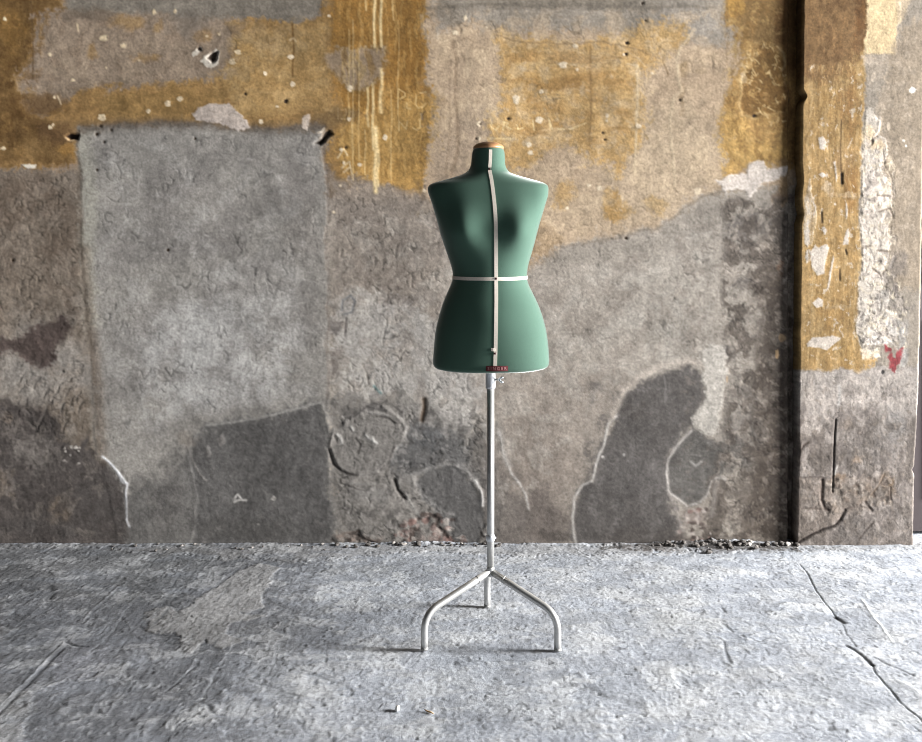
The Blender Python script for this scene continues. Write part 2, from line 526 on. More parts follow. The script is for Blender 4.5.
for pts in ([(338, 108), (338, 119)], [(341, 110), (346, 109), (346, 114), (341, 119), (347, 119)], [(349, 111), (353, 112), (352, 118), (348, 118)]):
    W.line(pts, (180, 150, 110), .9, .6, .3)
# beige strip with crazed crack beside it
W.line([(452, 42), (456, 60), (455, 90), (457, 120), (456, 150), (452, 175)], (134, 114, 94), 3.2, .55, 2.5, -.5)
W.line([(449, 60), (449, 120), (446, 175)], (140, 120, 100), 2, .4, 2.5)
W.line([(461, 40), (466, 37), (474, 42)], (130, 112, 92), 1.6, .6, 1.5)
W.line([(467, 40), (468, 130)], (182, 164, 142), 3, .4, 1.5)
W.blotch(442, 104, 7, 14, (142, 120, 96), .5, 30); W.blotch(437, 132, 4, 8, (150, 128, 98), .5, 31)
# ochre strip beside the pilaster
W.poly([(724, -260), (850, -260), (850, 165), (790, 168), (764, 163), (748, 164), (728, 186), (720, 176), (726, 160), (718, 132), (724, 96),
        (738, 76), (740, 60), (734, 30), (727, 16)], (170, 129, 74), 8, 4, .95, .12, .3, .12)
W.poly([(733, 0), (800, -10), (800, 60), (770, 50), (742, 40)], (132, 100, 60), 12, 5, .8)
W.blotch(735, 6, 10, 16, (196, 146, 70), .7, 32)
W.poly([(724, 110), (742, 118), (760, 140), (788, 150), (770, 166), (742, 166), (722, 178), (722, 140)], (196, 154, 88), 10, 5, .85, .1)
W.poly([(742, 72), (750, 66), (756, 44), (770, 40), (784, 54), (786, 66), (783, 112), (765, 112), (752, 120), (741, 118), (742, 96)],
       (122, 86, 44), 4, 4, .85, .18, -.8, .14, ((226, 196, 142), 1.2, .45, .2))
for i in range(46):
    x = random.uniform(741, 784); y = random.uniform(42, 122)
    W.line([(x, y), (x + random.uniform(-2, 4), y + random.uniform(-1.5, 3)), (x + random.uniform(-1, 5), y + random.uniform(0, 6))],
           (226, 194, 140), 1.1, .7, .8, .3)
W.line([(778, 46), (784, 52), (786, 64), (782, 70)], (190, 160, 116), 2, .7, .8, .4)
W.blotch(744, 79, 3, 5, (236, 214, 180), .8, 33)
W.blotch(790, 20, 12, 60, (104, 66, 36), .55, 34); W.blotch(788, 110, 8, 60, (112, 72, 38), .5, 35)  # dark brown painted along the pilaster where its shadow falls
W.top([(715, 180), (728, 176), (745, 173), (748, 163), (756, 160), (764, 162), (768, 170), (780, 169), (791, 166), (790, 176),
        (772, 182), (760, 186), (748, 198), (743, 190), (730, 191), (726, 194)], (217, 207, 199), 2.5, 2.5, .95, .04, .9, .06)
W.blotch(756, 178, 6, 4, (180, 168, 160), .5, 36)
# grey cement under the ochre on the right half
W.poly([(330, 200), (440, 212), (530, 272), (560, 247), (600, 242), (655, 228), (702, 197), (728, 190), (850, 186), (850, 560), (330, 560)],
       (166, 158, 149), 13, 6, .95, 0, -.4, .07)
W.poly([(330, 178), (375, 184), (440, 200), (440, 320), (330, 320)], (143, 133, 124), 10, 5, .75, vary=.10)
W.poly([(332, 300), (360, 292), (400, 298), (452, 330), (490, 400), (470, 440), (420, 430), (400, 400), (340, 400)], (168, 164, 160), 12, 6, .8, vary=.06)
W.blotch(350, 210, 30, 14, (126, 117, 109), .5, 37); W.blotch(400, 246, 44, 20, (128, 120, 113), .6, 38)
W.blotch(408, 300, 40, 7, (116, 108, 103), .65, 39); W.blotch(398, 288, 5, 3, (80, 72, 68), .7, 40)
W.blotch(334, 327, 12, 9, (98, 92, 90), .8, 41); W.blotch(336, 365, 10, 14, (112, 104, 100), .65, 42); W.blotch(330, 300, 14, 20, (136, 127, 119), .6, 43)
W.line([(342, 310), (343, 300), (351, 296), (355, 302), (352, 312), (344, 314)], (108, 110, 114), 1.8, .7, .8, -.5)
W.line([(346, 318), (345, 334)], (96, 90, 88), 1.8, .8, .8, -.7)
W.line([(374, 386), (381, 393)], (98, 122, 122), 2.2, .85, .3, .4)
W.line([(378, 354), (390, 366), (394, 378)], (128, 118, 110), 1.4, .5, 1.2, -.6)
W.line([(362, 364), (366, 374), (370, 386)], (120, 112, 106), 1.4, .6, 1, -.6)
W.line([(404, 330), (412, 344)], (126, 118, 110), 1.2, .5, 1.2, -.6)
W.line([(424, 400), (424.5, 408), (422, 420)], (74, 62, 52), 4.2, .95, .5, -3.5, .1)
W.blotch(570, 300, 70, 50, (158, 149, 140), .5, 44); W.blotch(660, 300, 60, 60, (172, 165, 156), .55, 45)
W.poly([(530, 270), (560, 250), (640, 240), (700, 205), (720, 205), (716, 225), (670, 245), (640, 262), (560, 265)], (148, 140, 131), 10, 5, .5)
W.line([(560, 247), (600, 242), (655, 228), (702, 197), (722, 192)], (128, 118, 108), 2.4, .55, 2.0, -.8)
W.poly([(496, 380), (560, 372), (640, 378), (620, 420), (590, 480), (575, 545), (497, 545)], (150, 140, 131), 22, 6, .75, vary=.09)
W.blotch(540, 470, 40, 60, (132, 122, 114), .7, 46); W.blotch(540, 520, 44, 30, (108, 100, 95), .85, 47)
W.blotch(552, 536, 20, 8, (84, 78, 74), .7, 48); W.blotch(536, 430, 16, 12, (128, 118, 110), .5, 49)
# mottled corner on the right
W.blotch(738, 232, 17, 22, (112, 106, 102), .85, 51); W.blotch(768, 226, 26, 22, (104, 98, 94), .85, 52)
W.blotch(772, 262, 20, 26, (134, 122, 110), .6, 53)
W.blotch(728, 255, 10, 8, (118, 111, 106), .6, 54)
W.blotch(746, 282, 24, 6, (108, 102, 98), .65, 55); W.blotch(778, 300, 18, 34, (110, 100, 92), .85, 56)
W.blotch(776, 372, 28, 50, (101, 93, 86), .9, 57); W.blotch(732, 352, 9, 9, (100, 95, 92), .85, 58)
W.blotch(766, 330, 14, 14, (116, 108, 101), .7, 59); W.blotch(748, 390, 26, 26, (118, 111, 105), .8, 60)
W.blotch(776, 450, 26, 60, (104, 96, 90), .85, 61); W.blotch(740, 440, 26, 34, (102, 97, 93), .9, 62)
W.blotch(745, 500, 44, 44, (116, 107, 99), .85, 63); W.blotch(780, 520, 20, 26, (72, 64, 59), .85, 64)
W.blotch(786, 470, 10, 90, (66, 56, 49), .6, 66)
W.poly([(729, 410), (742, 402), (749, 418), (740, 432), (728, 426)], (156, 148, 141), 5, 4, .7, vary=.05)
W.poly([(744, 432), (757, 444), (770, 452), (766, 470), (752, 468), (742, 448)], (150, 142, 134), 5, 4, .7)
W.poly([(752, 385), (764, 392), (756, 400), (746, 396)], (150, 142, 135), 4, 3, .6)
W.blotch(785, 186, 8, 30, (166, 130, 92), .7, 67); W.blotch(778, 200, 8, 10, (190, 160, 130), .6, 68)
W.blotch(780, 268, 4, 14, (186, 144, 116), .75, 69); W.blotch(782, 296, 6, 5, (150, 144, 142), .7, 70)
W.blotch(785, 334, 5, 7, (158, 136, 116), .7, 71); W.spot(782, 338, 4, (170, 142, 112)); W.spot(777, 354, 3, (196, 160, 120), .6)
W.spot(727, 379, 1.6, (206, 170, 132), .45); W.spot(729, 372, 1.2, (190, 170, 150), .6)
W.line([(733, 286), (740, 280), (746, 282)], (104, 98, 94), 2.0, .8, .6, -.8)
W.line([(756, 220), (757, 234)], (80, 74, 70), 1.4, .8, .4)
W.line([(735, 315), (735, 332)], (110, 102, 96), 1.2, .7, .4, -.5)
# pale drip beside the damp patch
W.top([(700, 352), (708, 346), (724, 350), (728, 372), (720, 394), (718, 414), (716, 432), (708, 436), (698, 430), (694, 420), (700, 408), (704, 394), (704, 372)],
       (186, 180, 172), 4, 3, .95, 0, .8, .06)
W.blotch(709, 425, 5, 6, (112, 108, 105), .9, 72)
# the squared grey cement patch on the left
W.poly([(79, 130), (130, 126), (214, 126), (240, 130), (322, 131), (326, 180), (328, 300), (331, 404), (329, 470), (338, 560), (118, 560), (110, 500), (96, 440), (88, 330), (82, 250)],
       (143, 139, 134), 6, 2.2, 1, 0, .7, .08)
W.poly([(80, 130), (95, 128), (96, 240), (98, 330), (86, 330), (82, 250)], (149, 146, 136), 7, 3, .7)
W.blotch(200, 200, 90, 50, (131, 127, 123), .55, 73); W.blotch(150, 160, 70, 26, (128, 125, 121), .5, 74)
W.blotch(190, 350, 70, 60, (168, 166, 164), .85, 75); W.blotch(250, 300, 50, 50, (150, 147, 144), .6, 76)
W.blotch(215, 385, 50, 26, (172, 170, 168), .7, 77); W.blotch(120, 380, 30, 60, (147, 143, 139), .6, 78); W.blotch(235, 270, 30, 12, (160, 158, 155), .45, 79)
W.blotch(170, 250, 70, 14, (130, 127, 124), .5, 80); W.blotch(300, 220, 22, 60, (136, 130, 125), .5, 81); W.blotch(150, 232, 22, 6, (156, 153, 149), .5, 82)
W.line([(78, 134), (79, 180), (82, 250), (87, 320), (96, 400), (100, 450)], (100, 89, 78), 4.0, .5, 1.8, -.5, .7)
W.line([(86, 250), (90, 320), (102, 420), (104, 460)], (112, 98, 86), 9, .5, 2)
W.line([(80, 128), (140, 124), (215, 124), (260, 130), (322, 128)], (92, 85, 78), 9, .75, 2.0, -.6, .3)
W.line([(326, 150), (327, 220), (327, 300), (329, 400)], (112, 102, 95), 2.6, .45, 2.5, -.8)
# big pale chip above it
W.top([(191, 113), (198, 107), (212, 102), (228, 103), (238, 110), (248, 120), (250, 128), (240, 130), (222, 123), (206, 122), (194, 119)], (178, 167, 160), 2, 2, .95, 0, 1.0, .06)
# damp at the foot of the wall, left
W.poly([(-420, 400), (4, 400), (30, 404), (52, 424), (62, 444), (80, 442), (88, 436), (96, 452), (116, 468), (126, 486), (126, 520), (134, 560), (-420, 560)],
       (78, 73, 71), 9, 6, .94, 0, -.6, .16)
W.blotch(30, 450, 26, 22, (122, 116, 111), .75, 83); W.blotch(12, 424, 22, 16, (112, 105, 100), .7, 84)
W.blotch(60, 512, 18, 16, (110, 99, 89), .85, 85); W.blotch(4, 484, 12, 16, (112, 101, 90), .7, 86); W.blotch(46, 465, 20, 14, (106, 101, 97), .6, 87)
W.blotch(95, 505, 30, 36, (80, 76, 74), .7, 88); W.blotch(30, 528, 60, 14, (84, 80, 78), .7, 89); W.blotch(78, 462, 14, 14, (78, 73, 71), .7, 90)
W.top([(-5, 340), (22, 336), (40, 326), (56, 318), (66, 320), (70, 330), (56, 342), (54, 358), (48, 368), (30, 366), (10, 352), (-5, 356)], (72, 62, 59), 7, 4, .9, 0, -.5, .14)
W.line([(-4, 400), (10, 402), (20, 412), (24, 422)], (72, 66, 64), 6, .8, 2, -1.2)
W.blotch(40, 414, 10, 7, (70, 64, 62), .85, 91); W.blotch(50, 420, 7, 7, (72, 66, 64), .8, 92)
W.line([(26, 418), (36, 428), (44, 416), (50, 402)], (82, 77, 74), 2.4, .7, 1.5, -1.5)
W.line([(28, 398), (26, 408), (32, 416), (40, 412)], (86, 80, 77), 1.8, .6, 1, -1.5)
for x, y in ((44, 398), (52, 402), (60, 412), (70, 406), (76, 402), (62, 430), (58, 392), (66, 396), (34, 388), (20, 382), (78, 412)):
    W.line([(x, y), (x + 2, y - 6), (x + 5, y - 9)], (92, 87, 83), 1.5, .6, 1.0, -2.0)
W.blotch(8, 418, 9, 6, (142, 126, 112), .7, 93)
for i in range(26):
    W.spot(random.uniform(62, 80), random.uniform(446, 464), random.uniform(.8, 1.8), random.choice([(170, 164, 158), (74, 69, 67)]), 1, .6)
W.line([(103, 456), (112, 464), (120, 474), (126, 483)], (232, 232, 236), 2.2, .95, .5, .8, .1)
W.line([(118, 472), (122, 482), (128, 484), (126, 492), (126.5, 510), (126, 520), (129, 526)], (206, 206, 210), 2.0, .85, .6, .6, .3)
# damp at the foot of the patch
W.poly([(126, 500), (150, 478), (178, 470), (195, 455), (206, 427), (214, 423), (250, 418), (300, 407), (320, 404), (328, 410), (327, 450), (334, 500), (340, 560), (120, 560)],
       (100, 98, 96), 10, 4, .85, 0, 0, .10)
W.poly([(204, 428), (214, 423), (250, 418), (300, 407), (320, 404), (327, 410), (326, 450), (333, 500), (337, 560), (190, 560), (196, 500), (190, 450)],
       (92, 90, 89), 9, 3.5, .85, 0, -.4, .10, ((158, 155, 151), 1.6, .3, .3))
W.blotch(265, 440, 40, 14, (84, 82, 81), .5, 94); W.blotch(165, 500, 22, 30, (112, 108, 105), .5, 95); W.blotch(188, 440, 12, 10, (132, 124, 116), .6, 96)
W.blotch(250, 530, 80, 14, (80, 78, 76), .55, 97)
W.line([(206, 426), (250, 419.5), (300, 408), (322, 403)], (168, 165, 161), 2.0, .55, 1.2, .5)
W.poly([(205, 446), (208, 444), (212, 454), (207, 458)], (136, 132, 129), 1.6, 1, .9, 0, .8)
W.poly([(217, 438), (223, 433), (226, 442), (220, 447)], (120, 116, 113), 1.8, 1, .8, 0, .8)
W.line([(188, 448), (194, 462), (200, 474), (206, 480)], (140, 135, 131), 1.6, .6, 1, .5)
for p in ([(233, 500), (238, 495), (241, 498)], [(234, 502), (240, 500), (246, 500)]): W.line(p, (196, 192, 188), 2.0, .8, .6, .6)
W.spot(274, 498, 2.4, (140, 136, 132)); W.spot(258, 524, 1.4, (140, 136, 132))
# broken plaster in the middle
W.poly([(330, 404), (350, 395), (400, 392), (440, 415), (470, 430), (497, 420), (497, 560), (336, 560)], (122, 118, 114), 12, 6, .9, 0, -.4, .12)
W.poly([(393, 458), (400, 432), (418, 420), (430, 428), (456, 430), (470, 446), (486, 480), (440, 470), (400, 480)], (98, 97, 97), 10, 6, .8)
W.blotch(428, 440, 18, 16, (92, 92, 93), .6, 98); W.blotch(478, 460, 14, 26, (108, 102, 97), .6, 99)
W.top([(332, 430), (344, 424), (356, 412), (370, 404), (385, 406), (398, 414), (405, 428), (400, 445), (392, 462), (378, 472), (360, 474), (344, 470), (334, 460), (329, 445)],
       (126, 122, 118), 3, 2.5, .95, 0, 3.0, .13, ((156, 152, 148), 2.2, .45, 1.2))
W.line([(329, 450), (333, 464), (346, 472), (356, 474)], (60, 56, 54), 2.4, .8, 1, -3.0)
W.line([(394, 448), (390, 462), (380, 470)], (76, 72, 70), 2.4, .7, 1, -2.0)
W.top([(366, 406), (372, 401), (382, 404), (388, 410), (386, 413), (376, 409), (368, 410)], (90, 87, 85), 2, 1.5, .9, 0, -1.5)
W.line([(354, 416), (362, 410), (366, 406)], (96, 92, 90), 2.4, .8, 1, -1.2)
W.line([(376, 416), (388, 418), (394, 423)], (80, 76, 74), 1.8, .8, .8, -2)
W.line([(368, 412), (378, 412), (388, 416)], (166, 162, 158), 2.2, .6, 1, 1.2)
W.blotch(345, 443, 14, 12, (96, 92, 90), .6, 100); W.blotch(374, 458, 16, 10, (138, 135, 131), .6, 101); W.blotch(348, 462, 14, 6, (138, 134, 130), .6, 102)
for p in ([(337, 434), (341, 438), (342, 443)], [(351, 426), (353, 430)], [(366, 435), (370, 439), (377, 443)], [(372, 437), (374, 442)]):
    W.line(p, (198, 195, 191), 2.4, .75, .6, 1.6, .2)
W.line([(355, 438), (360, 444), (358, 452)], (70, 66, 64), 2.0, .7, .8, -2.0); W.line([(335, 436), (337, 441)], (62, 58, 56), 2.2, .7, .5, -2)
W.line([(348, 480), (362, 484), (376, 484)], (150, 147, 143), 2.5, .5, 1.5, .8); W.blotch(370, 492, 26, 12, (134, 131, 128), .55, 103)
W.line([(340, 482), (352, 486), (360, 490)], (84, 80, 78), 1.6, .6, 1, -1)
W.top([(416, 480), (428, 470), (446, 466), (460, 470), (474, 482), (483, 500), (484, 524), (476, 545), (462, 545), (440, 520), (424, 500)],
       (97, 95, 94), 3.5, 3, .95, 0, -1.5, .10)
W.line([(412, 476), (428, 469), (446, 464), (464, 468), (476, 482)], (150, 147, 144), 3.4, .65, 1.2, 1.5)
W.line([(476, 480), (482, 492), (483, 506)], (206, 203, 200), 2.6, .85, .8, 1.5, .2)
W.line([(398, 484), (406, 478), (416, 480), (414, 490)], (148, 144, 140), 5, .65, 1.5, 2.0)
W.line([(395, 480), (398, 490), (405, 498)], (50, 46, 44), 3.0, .9, .8, -4)
W.line([(408, 496), (414, 508), (420, 518)], (158, 155, 151), 3, .65, 1.2, 1.2)
W.line([(420, 492), (430, 502), (440, 512), (452, 516)], (146, 143, 140), 3, .6, 1.8, 1)
for p in ([(432, 516), (438, 520), (436, 526)], [(440, 528), (446, 534), (450, 540)], [(452, 538), (458, 545)], [(418, 520), (428, 516)]):
    W.line(p, (56, 48, 45), 3.4, .85, 1.2, -3)
W.crumbs([(392, 530), (420, 512), (452, 516), (470, 548), (392, 548)], 70, 1.2, 3.6, [(150, 138, 132), (128, 104, 98), (76, 66, 62), (166, 158, 152), (112, 96, 92)], 1.6, .8, 4)
W.crumbs([(330, 536), (350, 530), (392, 540), (392, 548), (330, 548)], 34, 1.2, 3.0, [(142, 128, 120), (70, 62, 58), (150, 142, 136)], 1.4, .8, 5)
W.blotch(436, 538, 22, 8, (134, 112, 106), .55, 104); W.blotch(350, 538, 16, 6, (130, 114, 104), .5, 105)
W.line([(352, 533), (362, 538), (374, 543)], (52, 47, 44), 2.6, .8, 1, -2.5); W.line([(332, 540), (340, 546)], (48, 44, 42), 3, .8, 1, -2.5)
W.crumbs([(476, 530), (496, 524), (496, 548), (476, 548)], 16, 1, 2.4, [(60, 56, 54), (170, 166, 162), (120, 116, 112)], 1.4, .8, 6)
# behind the pole
W.poly([(484, 440), (500, 450), (514, 486), (526, 510), (530, 560), (484, 560)], (104, 98, 94), 12, 5, .7)
W.line([(499, 432), (504, 456), (512, 476), (520, 484), (526, 496), (528, 508)], (196, 192, 188), 2.4, .7, 1.0, .6, .5)
W.line([(500, 430), (502, 450), (508, 466)], (170, 165, 160), 5, .45, 2)
# large damp patch
W.poly([(574, 560), (571, 520), (573, 500), (580, 488), (592, 482), (598, 464), (606, 444), (613, 420), (622, 400), (640, 382), (662, 371), (690, 367), (702, 376), (705, 396), (697, 420),
        (690, 432), (670, 455), (667, 490), (676, 520), (690, 560)], (92, 88, 86), 9, 3, .95, 0, -.4, .08)
W.line([(576, 545), (572, 520), (574, 498), (582, 486), (592, 481), (596, 466), (604, 446), (608, 424), (616, 416)], (202, 197, 192), 2.4, .8, 1.0, .6, .4)
W.line([(612, 416), (620, 398), (638, 378), (662, 366), (690, 361), (702, 367)], (200, 189, 178), 5, .8, 1.5, .5)
W.line([(664, 376), (665.5, 390), (665, 402)], (140, 136, 133), 1.4, .7, .5)
W.blotch(640, 470, 44, 40, (108, 104, 102), .4, 106); W.blotch(640, 536, 50, 12, (82, 77, 74), .6, 107); W.blotch(632, 410, 22, 10, (92, 86, 82), .5, 108)
W.spot(624, 455, 1.2, (180, 176, 172)); W.spot(603, 457, 1.4, (196, 190, 185))
# ringed patch
W.poly([(694, 430), (706, 436), (720, 444), (726, 462), (720, 482), (712, 478), (708, 494), (698, 506), (686, 508), (678, 500), (668, 492), (667, 462), (676, 448)],
       (100, 97, 94), 3, 2.5, .93, 0, -1.0, .12)
W.line([(692, 432), (680, 444), (668, 458), (666, 474), (667, 490), (678, 500), (686, 507), (698, 504), (708, 494), (712, 482), (718, 478), (726, 480)], (178, 172, 167), 2.4, .8, 1.4, 1.0, .45)
W.line([(668, 492), (674, 508), (678, 522), (682, 530)], (160, 152, 147), 3.4, .65, 1.5, .8); W.line([(718, 482), (714, 500), (710, 516)], (152, 146, 141), 4.5, .6, 2, .8)
W.blotch(694, 516, 14, 10, (140, 128, 122), .7, 109)
W.line([(691, 462), (696, 466), (701, 462)], (172, 168, 164), 2.4, .85, .5, 1.0, .2); W.line([(692, 455), (700, 456)], (140, 136, 132), 1.6, .6, .5, .5)
W.crumbs([(682, 512), (706, 508), (718, 548), (676, 548)], 44, 1, 2.8, [(160, 146, 140), (128, 106, 100), (82, 72, 68), (176, 166, 160)], 1.3, .8, 8)
W.blotch(700, 540, 40, 7, (84, 76, 72), .6, 110)
W.line([(735, 530), (758, 526), (776, 516), (782, 508)], (128, 118, 108), 2.4, .5, 2, .6)
# white nicks and plugs
for x, y, r in ((103.5, 38.5, 3.8), (123.5, 46, 2.6), (154.5, 12, 2.4), (175, 11, 2), (50, 55, 2), (73, 80, 1.8), (101.5, 117, 4), (148.5, 111, 2.3), (168, 103.5, 3.2), (180, 99, 2.8),
                (207, 36, 1.4), (219, 34.5, 1.4), (232, 62, 3.4), (238, 52, 2.8), (290.5, 56.5, 2.8), (265.5, 73, 2), (292.5, 84, 2.8), (350, 88, 3), (385, 137.5, 2.8), (360, 165, 2.0),
                (349, 119, 2), (261, 121.5, 2.4), (277.5, 106.5, 1.4), (329, 16, 1.6), (455, 32.5, 2.6), (465, 18, 2.2), (575, 46, 2.6), (562.5, 65, 3.8), (541.5, 92, 2.4), (516, 100, 4),
                (539, 120, 3.8), (529, 144, 2.8), (530.5, 152.5, 2.6), (589, 185, 2), (600, 188, 2.8), (638.5, 126, 2.8), (607.5, 116, 1.8), (607, 121, 1.4), (479.5, 124, 2.6), (479, 139, 1.8),
                (698, 191, 3.6), (424.5, 190.5, 2), (333.5, 212, 1.6), (50, 127, 2.2), (53, 125, 1.6), (3, 148, 2.4), (5, 19, 2), (54, 97, 1.6), (567, 208, 1.4), (487, 28, 1.2), (340, 185, 1.2),
                (652, 73, 1.2), (577, 70, 1.4), (138.5, 60, 1.1), (106, 68, 1.2), (341, 150, 1.6), (344, 163, 1.6)):
    W.spot(x, y, r, (220, 202, 176) if x > 250 else (202, 182, 152), random.uniform(.85, 1.2), .6)
for p in ([(77, 24), (78, 30)], [(57, 96), (60, 104)], [(338, 158), (344, 150), (348, 156)], [(342, 168), (350, 162), (352, 174)], [(290, 40), (294, 38), (296, 41)], [(344, 172), (350, 168)]):
    W.line(p, (214, 192, 158), 1.4, .8, .8, .4)
W.top([(21, 165), (27, 164), (36, 164.5), (35, 168), (28, 169)], (206, 198, 186), 1.5, 1, .95, 0, .6)
for x, y in ((129, 93), (180, 87), (192, 86)): W.line([(x, y), (x + 6, y - 1.5)], (112, 82, 46), 1.0, .5, 1)
W.top([(303, 116), (311, 114), (309, 122), (307, 131), (302, 128)], (196, 182, 170), 1.6, 1.2, .9, 0, .6)
for x, y, r in ((97, 134, 1.6), (104, 142, 1.2), (111, 130, 1.2), (195, 139, 1.2), (97, 170, 1.2), (245, 94, 1.4), (286, 101, 2.2), (346, 148, 1.4), (508, 118.5, 1.6), (476, 139, 1), (605, 140, 1.2), (627, 43, 2), (626.5, 54.5, 1.6),
                (603, 133, 1.2), (13, 260, 1.4), (626, 238, 1.6), (646, 20, 1), (643, 3, 1.4), (100, 126, 1.4), (680, 100, 1.4), (754, 116, 1.8), (168, 250, 1.4)):
    W.spot(x, y, r, (52, 42, 34), 1, -2.5)
W.spot(624, 55, 1.4, (214, 196, 170)); W.spot(481, 124, 1.1, (60, 48, 38), 1, -1.5)
# broken-out holes
W.top([(201, 61), (205, 56), (210, 53), (216, 49), (219, 52), (219, 60), (217, 66), (211, 69), (205, 66)], (206, 198, 186), 1.6, 1.2, .95, 0, .8)
W.top([(208, 58), (212, 52), (217, 52), (216, 60), (212, 63)], (58, 48, 42), 2, 1.5, .95, 0, -7)
W.top([(192, 54), (196, 49), (201, 46), (203, 49), (198, 54), (193, 57)], (200, 192, 180), 1.5, .8, .9, 0, .6); W.spot(199.5, 49, 2, (56, 46, 40), 1, -4)
W.top([(66, 136), (70, 134), (79, 135), (78, 139), (70, 139)], (34, 25, 19), 1.6, .8, 1, 0, -9)
W.line([(65.5, 138), (70, 140.5), (74, 140)], (196, 164, 124), 1.6, .9, .4, .5)
W.top([(315, 144), (322, 139), (326, 133), (329, 131), (333, 134.5), (329, 137), (325, 142), (321, 145)], (38, 31, 26), 2.4, 1, .95, 0, -8)
W.line([(318, 133), (322, 132), (324, 128.5)], (206, 192, 174), 1.6, .9, .4, .6)
# mottling and trowel marks
ALLW = [(-420, -260), (850, -260), (850, 560), (-420, 560)]
RC = [(716, 195), (800, 190), (800, 548), (690, 548), (716, 440), (722, 380)]
W.mottle(RC, (172, 162, 152), 20, .10, .08, .7, 1, 10)
W.mottle(RC, (86, 78, 72), 22, .02, .10, .75, 2, 10); W.mottle([(745, 270), (800, 250), (800, 548), (735, 548), (750, 420)], (84, 75, 68), 30, -.12, .16, .75, 41, 16)
W.mottle(RC, (150, 140, 131), 9, .22, .08, .6, 3, 10)
W.mottle([(690, 200), (800, 190), (800, 548), (660, 548)], (112, 104, 98), 9, .2, .1, .5, 4, 14)
LD = [(-420, 395), (60, 395), (80, 440), (126, 480), (130, 560), (-420, 560)]
W.mottle(LD, (70, 65, 63), 16, .08, .12, .6, 5, 14); W.mottle(LD, (114, 107, 101), 20, .18, .10, .55, 6, 14); W.mottle(LD, (62, 58, 56), 7, .22, .1, .5, 7, 8)
W.mottle([(-420, 330), (84, 330), (90, 440), (60, 440), (40, 405), (-420, 400)], (150, 143, 136), 14, .05, .15, .5, 8, 12)
W.mottle([(-420, 170), (80, 165), (90, 400), (-420, 400)], (128, 118, 108), 26, .08, .2, .5, 9, 20); W.mottle([(-420, 170), (80, 165), (90, 330), (-420, 330)], (90, 79, 70), 20, .14, .15, .45, 10, 20)
PN = [(84, 130), (325, 130), (330, 405), (200, 430), (120, 470), (96, 420)]
W.mottle(PN, (118, 114, 111), 44, .02, .2, .6, 11, 24, (1.6, 1)); W.mottle([(130, 300), (300, 280), (325, 400), (200, 425), (130, 440)], (176, 174, 172), 26, -.08, .22, .6, 40, 24); W.mottle(PN, (172, 169, 166), 34, .16, .2, .4, 12, 24); W.mottle(PN, (116, 112, 108), 12, .24, .12, .3, 13, 12)
W.mottle([(126, 470), (200, 430), (325, 400), (340, 548), (126, 548)], (76, 74, 73), 26, .08, .2, .5, 14, 14); W.mottle([(126, 470), (200, 430), (325, 400), (340, 548), (126, 548)], (120, 116, 113), 8, .28, .12, .35, 15, 10)
MD = [(330, 395), (497, 395), (497, 548), (335, 548)]
W.mottle(MD, (82, 79, 77), 12, .14, .1, .55, 16, 8); W.mottle(MD, (156, 151, 147), 10, .22, .1, .55, 17, 8)
CG = [(326, 200), (497, 215), (540, 270), (660, 240), (700, 210), (720, 210), (716, 350), (600, 400), (560, 480), (497, 520), (470, 420), (330, 395)]
W.mottle(CG, (184, 178, 170), 22, .08, .16, .45, 18, 14); W.mottle(CG, (134, 124, 116), 26, .12, .16, .4, 19, 14)
W.mottle([(330, 190), (460, 200), (460, 300), (330, 310)], (120, 111, 104), 18, .1, .14, .5, 20, 12)
W.mottle([(585, 380), (700, 365), (700, 440), (668, 480), (680, 545), (575, 545)], (116, 112, 110), 14, .15, .14, .4, 21, 8); W.mottle([(585, 380), (700, 365), (700, 440), (668, 480), (680, 545), (575, 545)], (80, 76, 74), 22, .15, .14, .45, 22, 8)
UB = [(430, 0), (730, 0), (726, 190), (560, 250), (430, 210)]
W.mottle(UB, (206, 182, 152), 24, .08, .14, .4, 23, 16); W.mottle(UB, (150, 134, 117), 12, .2, .12, .35, 24, 10)
W.mottle([(498, 40), (640, 40), (640, 150), (500, 150)], (160, 118, 68), 16, .06, .16, .5, 25, 14, (3.5, .8)); W.mottle([(498, 40), (640, 40), (640, 150), (500, 150)], (206, 168, 112), 14, .12, .14, .45, 26, 14, (2.2, .8))
W.mottle([(498, 30), (690, 20), (640, 160), (500, 170)], (184, 164, 138), 12, .32, .1, .45, 27, 6)
W.mottle([(335, -20), (428, -20), (430, 185), (335, 175)], (128, 90, 42), 14, .08, .14, .5, 28, 8, (.5, 3)); W.mottle([(335, -20), (428, -20), (430, 185), (335, 175)], (198, 158, 96), 10, .14, .12, .4, 29, 8, (.4, 4))
W.mottle([(225, 20), (335, 10), (335, 120), (215, 115)], (176, 144, 98), 16, .08, .16, .5, 30, 10, (2, .8)); W.mottle([(225, 20), (335, 10), (335, 120), (215, 115)], (138, 104, 60), 14, .12, .12, .45, 31, 10)
W.mottle([(-420, -30), (60, -30), (30, 160), (-420, 160)], (88, 62, 34), 14, .10, .14, .5, 32, 8); W.mottle([(-420, -30), (60, -30), (30, 160), (-420, 160)], (136, 100, 56), 12, .16, .12, .45, 33, 8)
W.mottle([(70, 85), (240, 80), (240, 126), (80, 126)], (118, 88, 50), 14, .10, .14, .45, 34, 6, (2, .8)); W.mottle([(40, 15), (250, 20), (240, 82), (40, 100)], (150, 134, 116), 20, .1, .16, .5, 35, 10); W.mottle([(40, 15), (250, 20), (240, 82), (40, 100)], (118, 102, 87), 14, .16, .12, .45, 36, 10)
W.mottle([(722, 0), (786, 0), (786, 165), (722, 170)], (128, 92, 48), 12, .08, .14, .5, 37, 6, (.7, 1.6)); W.mottle([(722, 0), (786, 0), (786, 165), (722, 170)], (204, 166, 106), 8, .2, .12, .45, 38, 6)
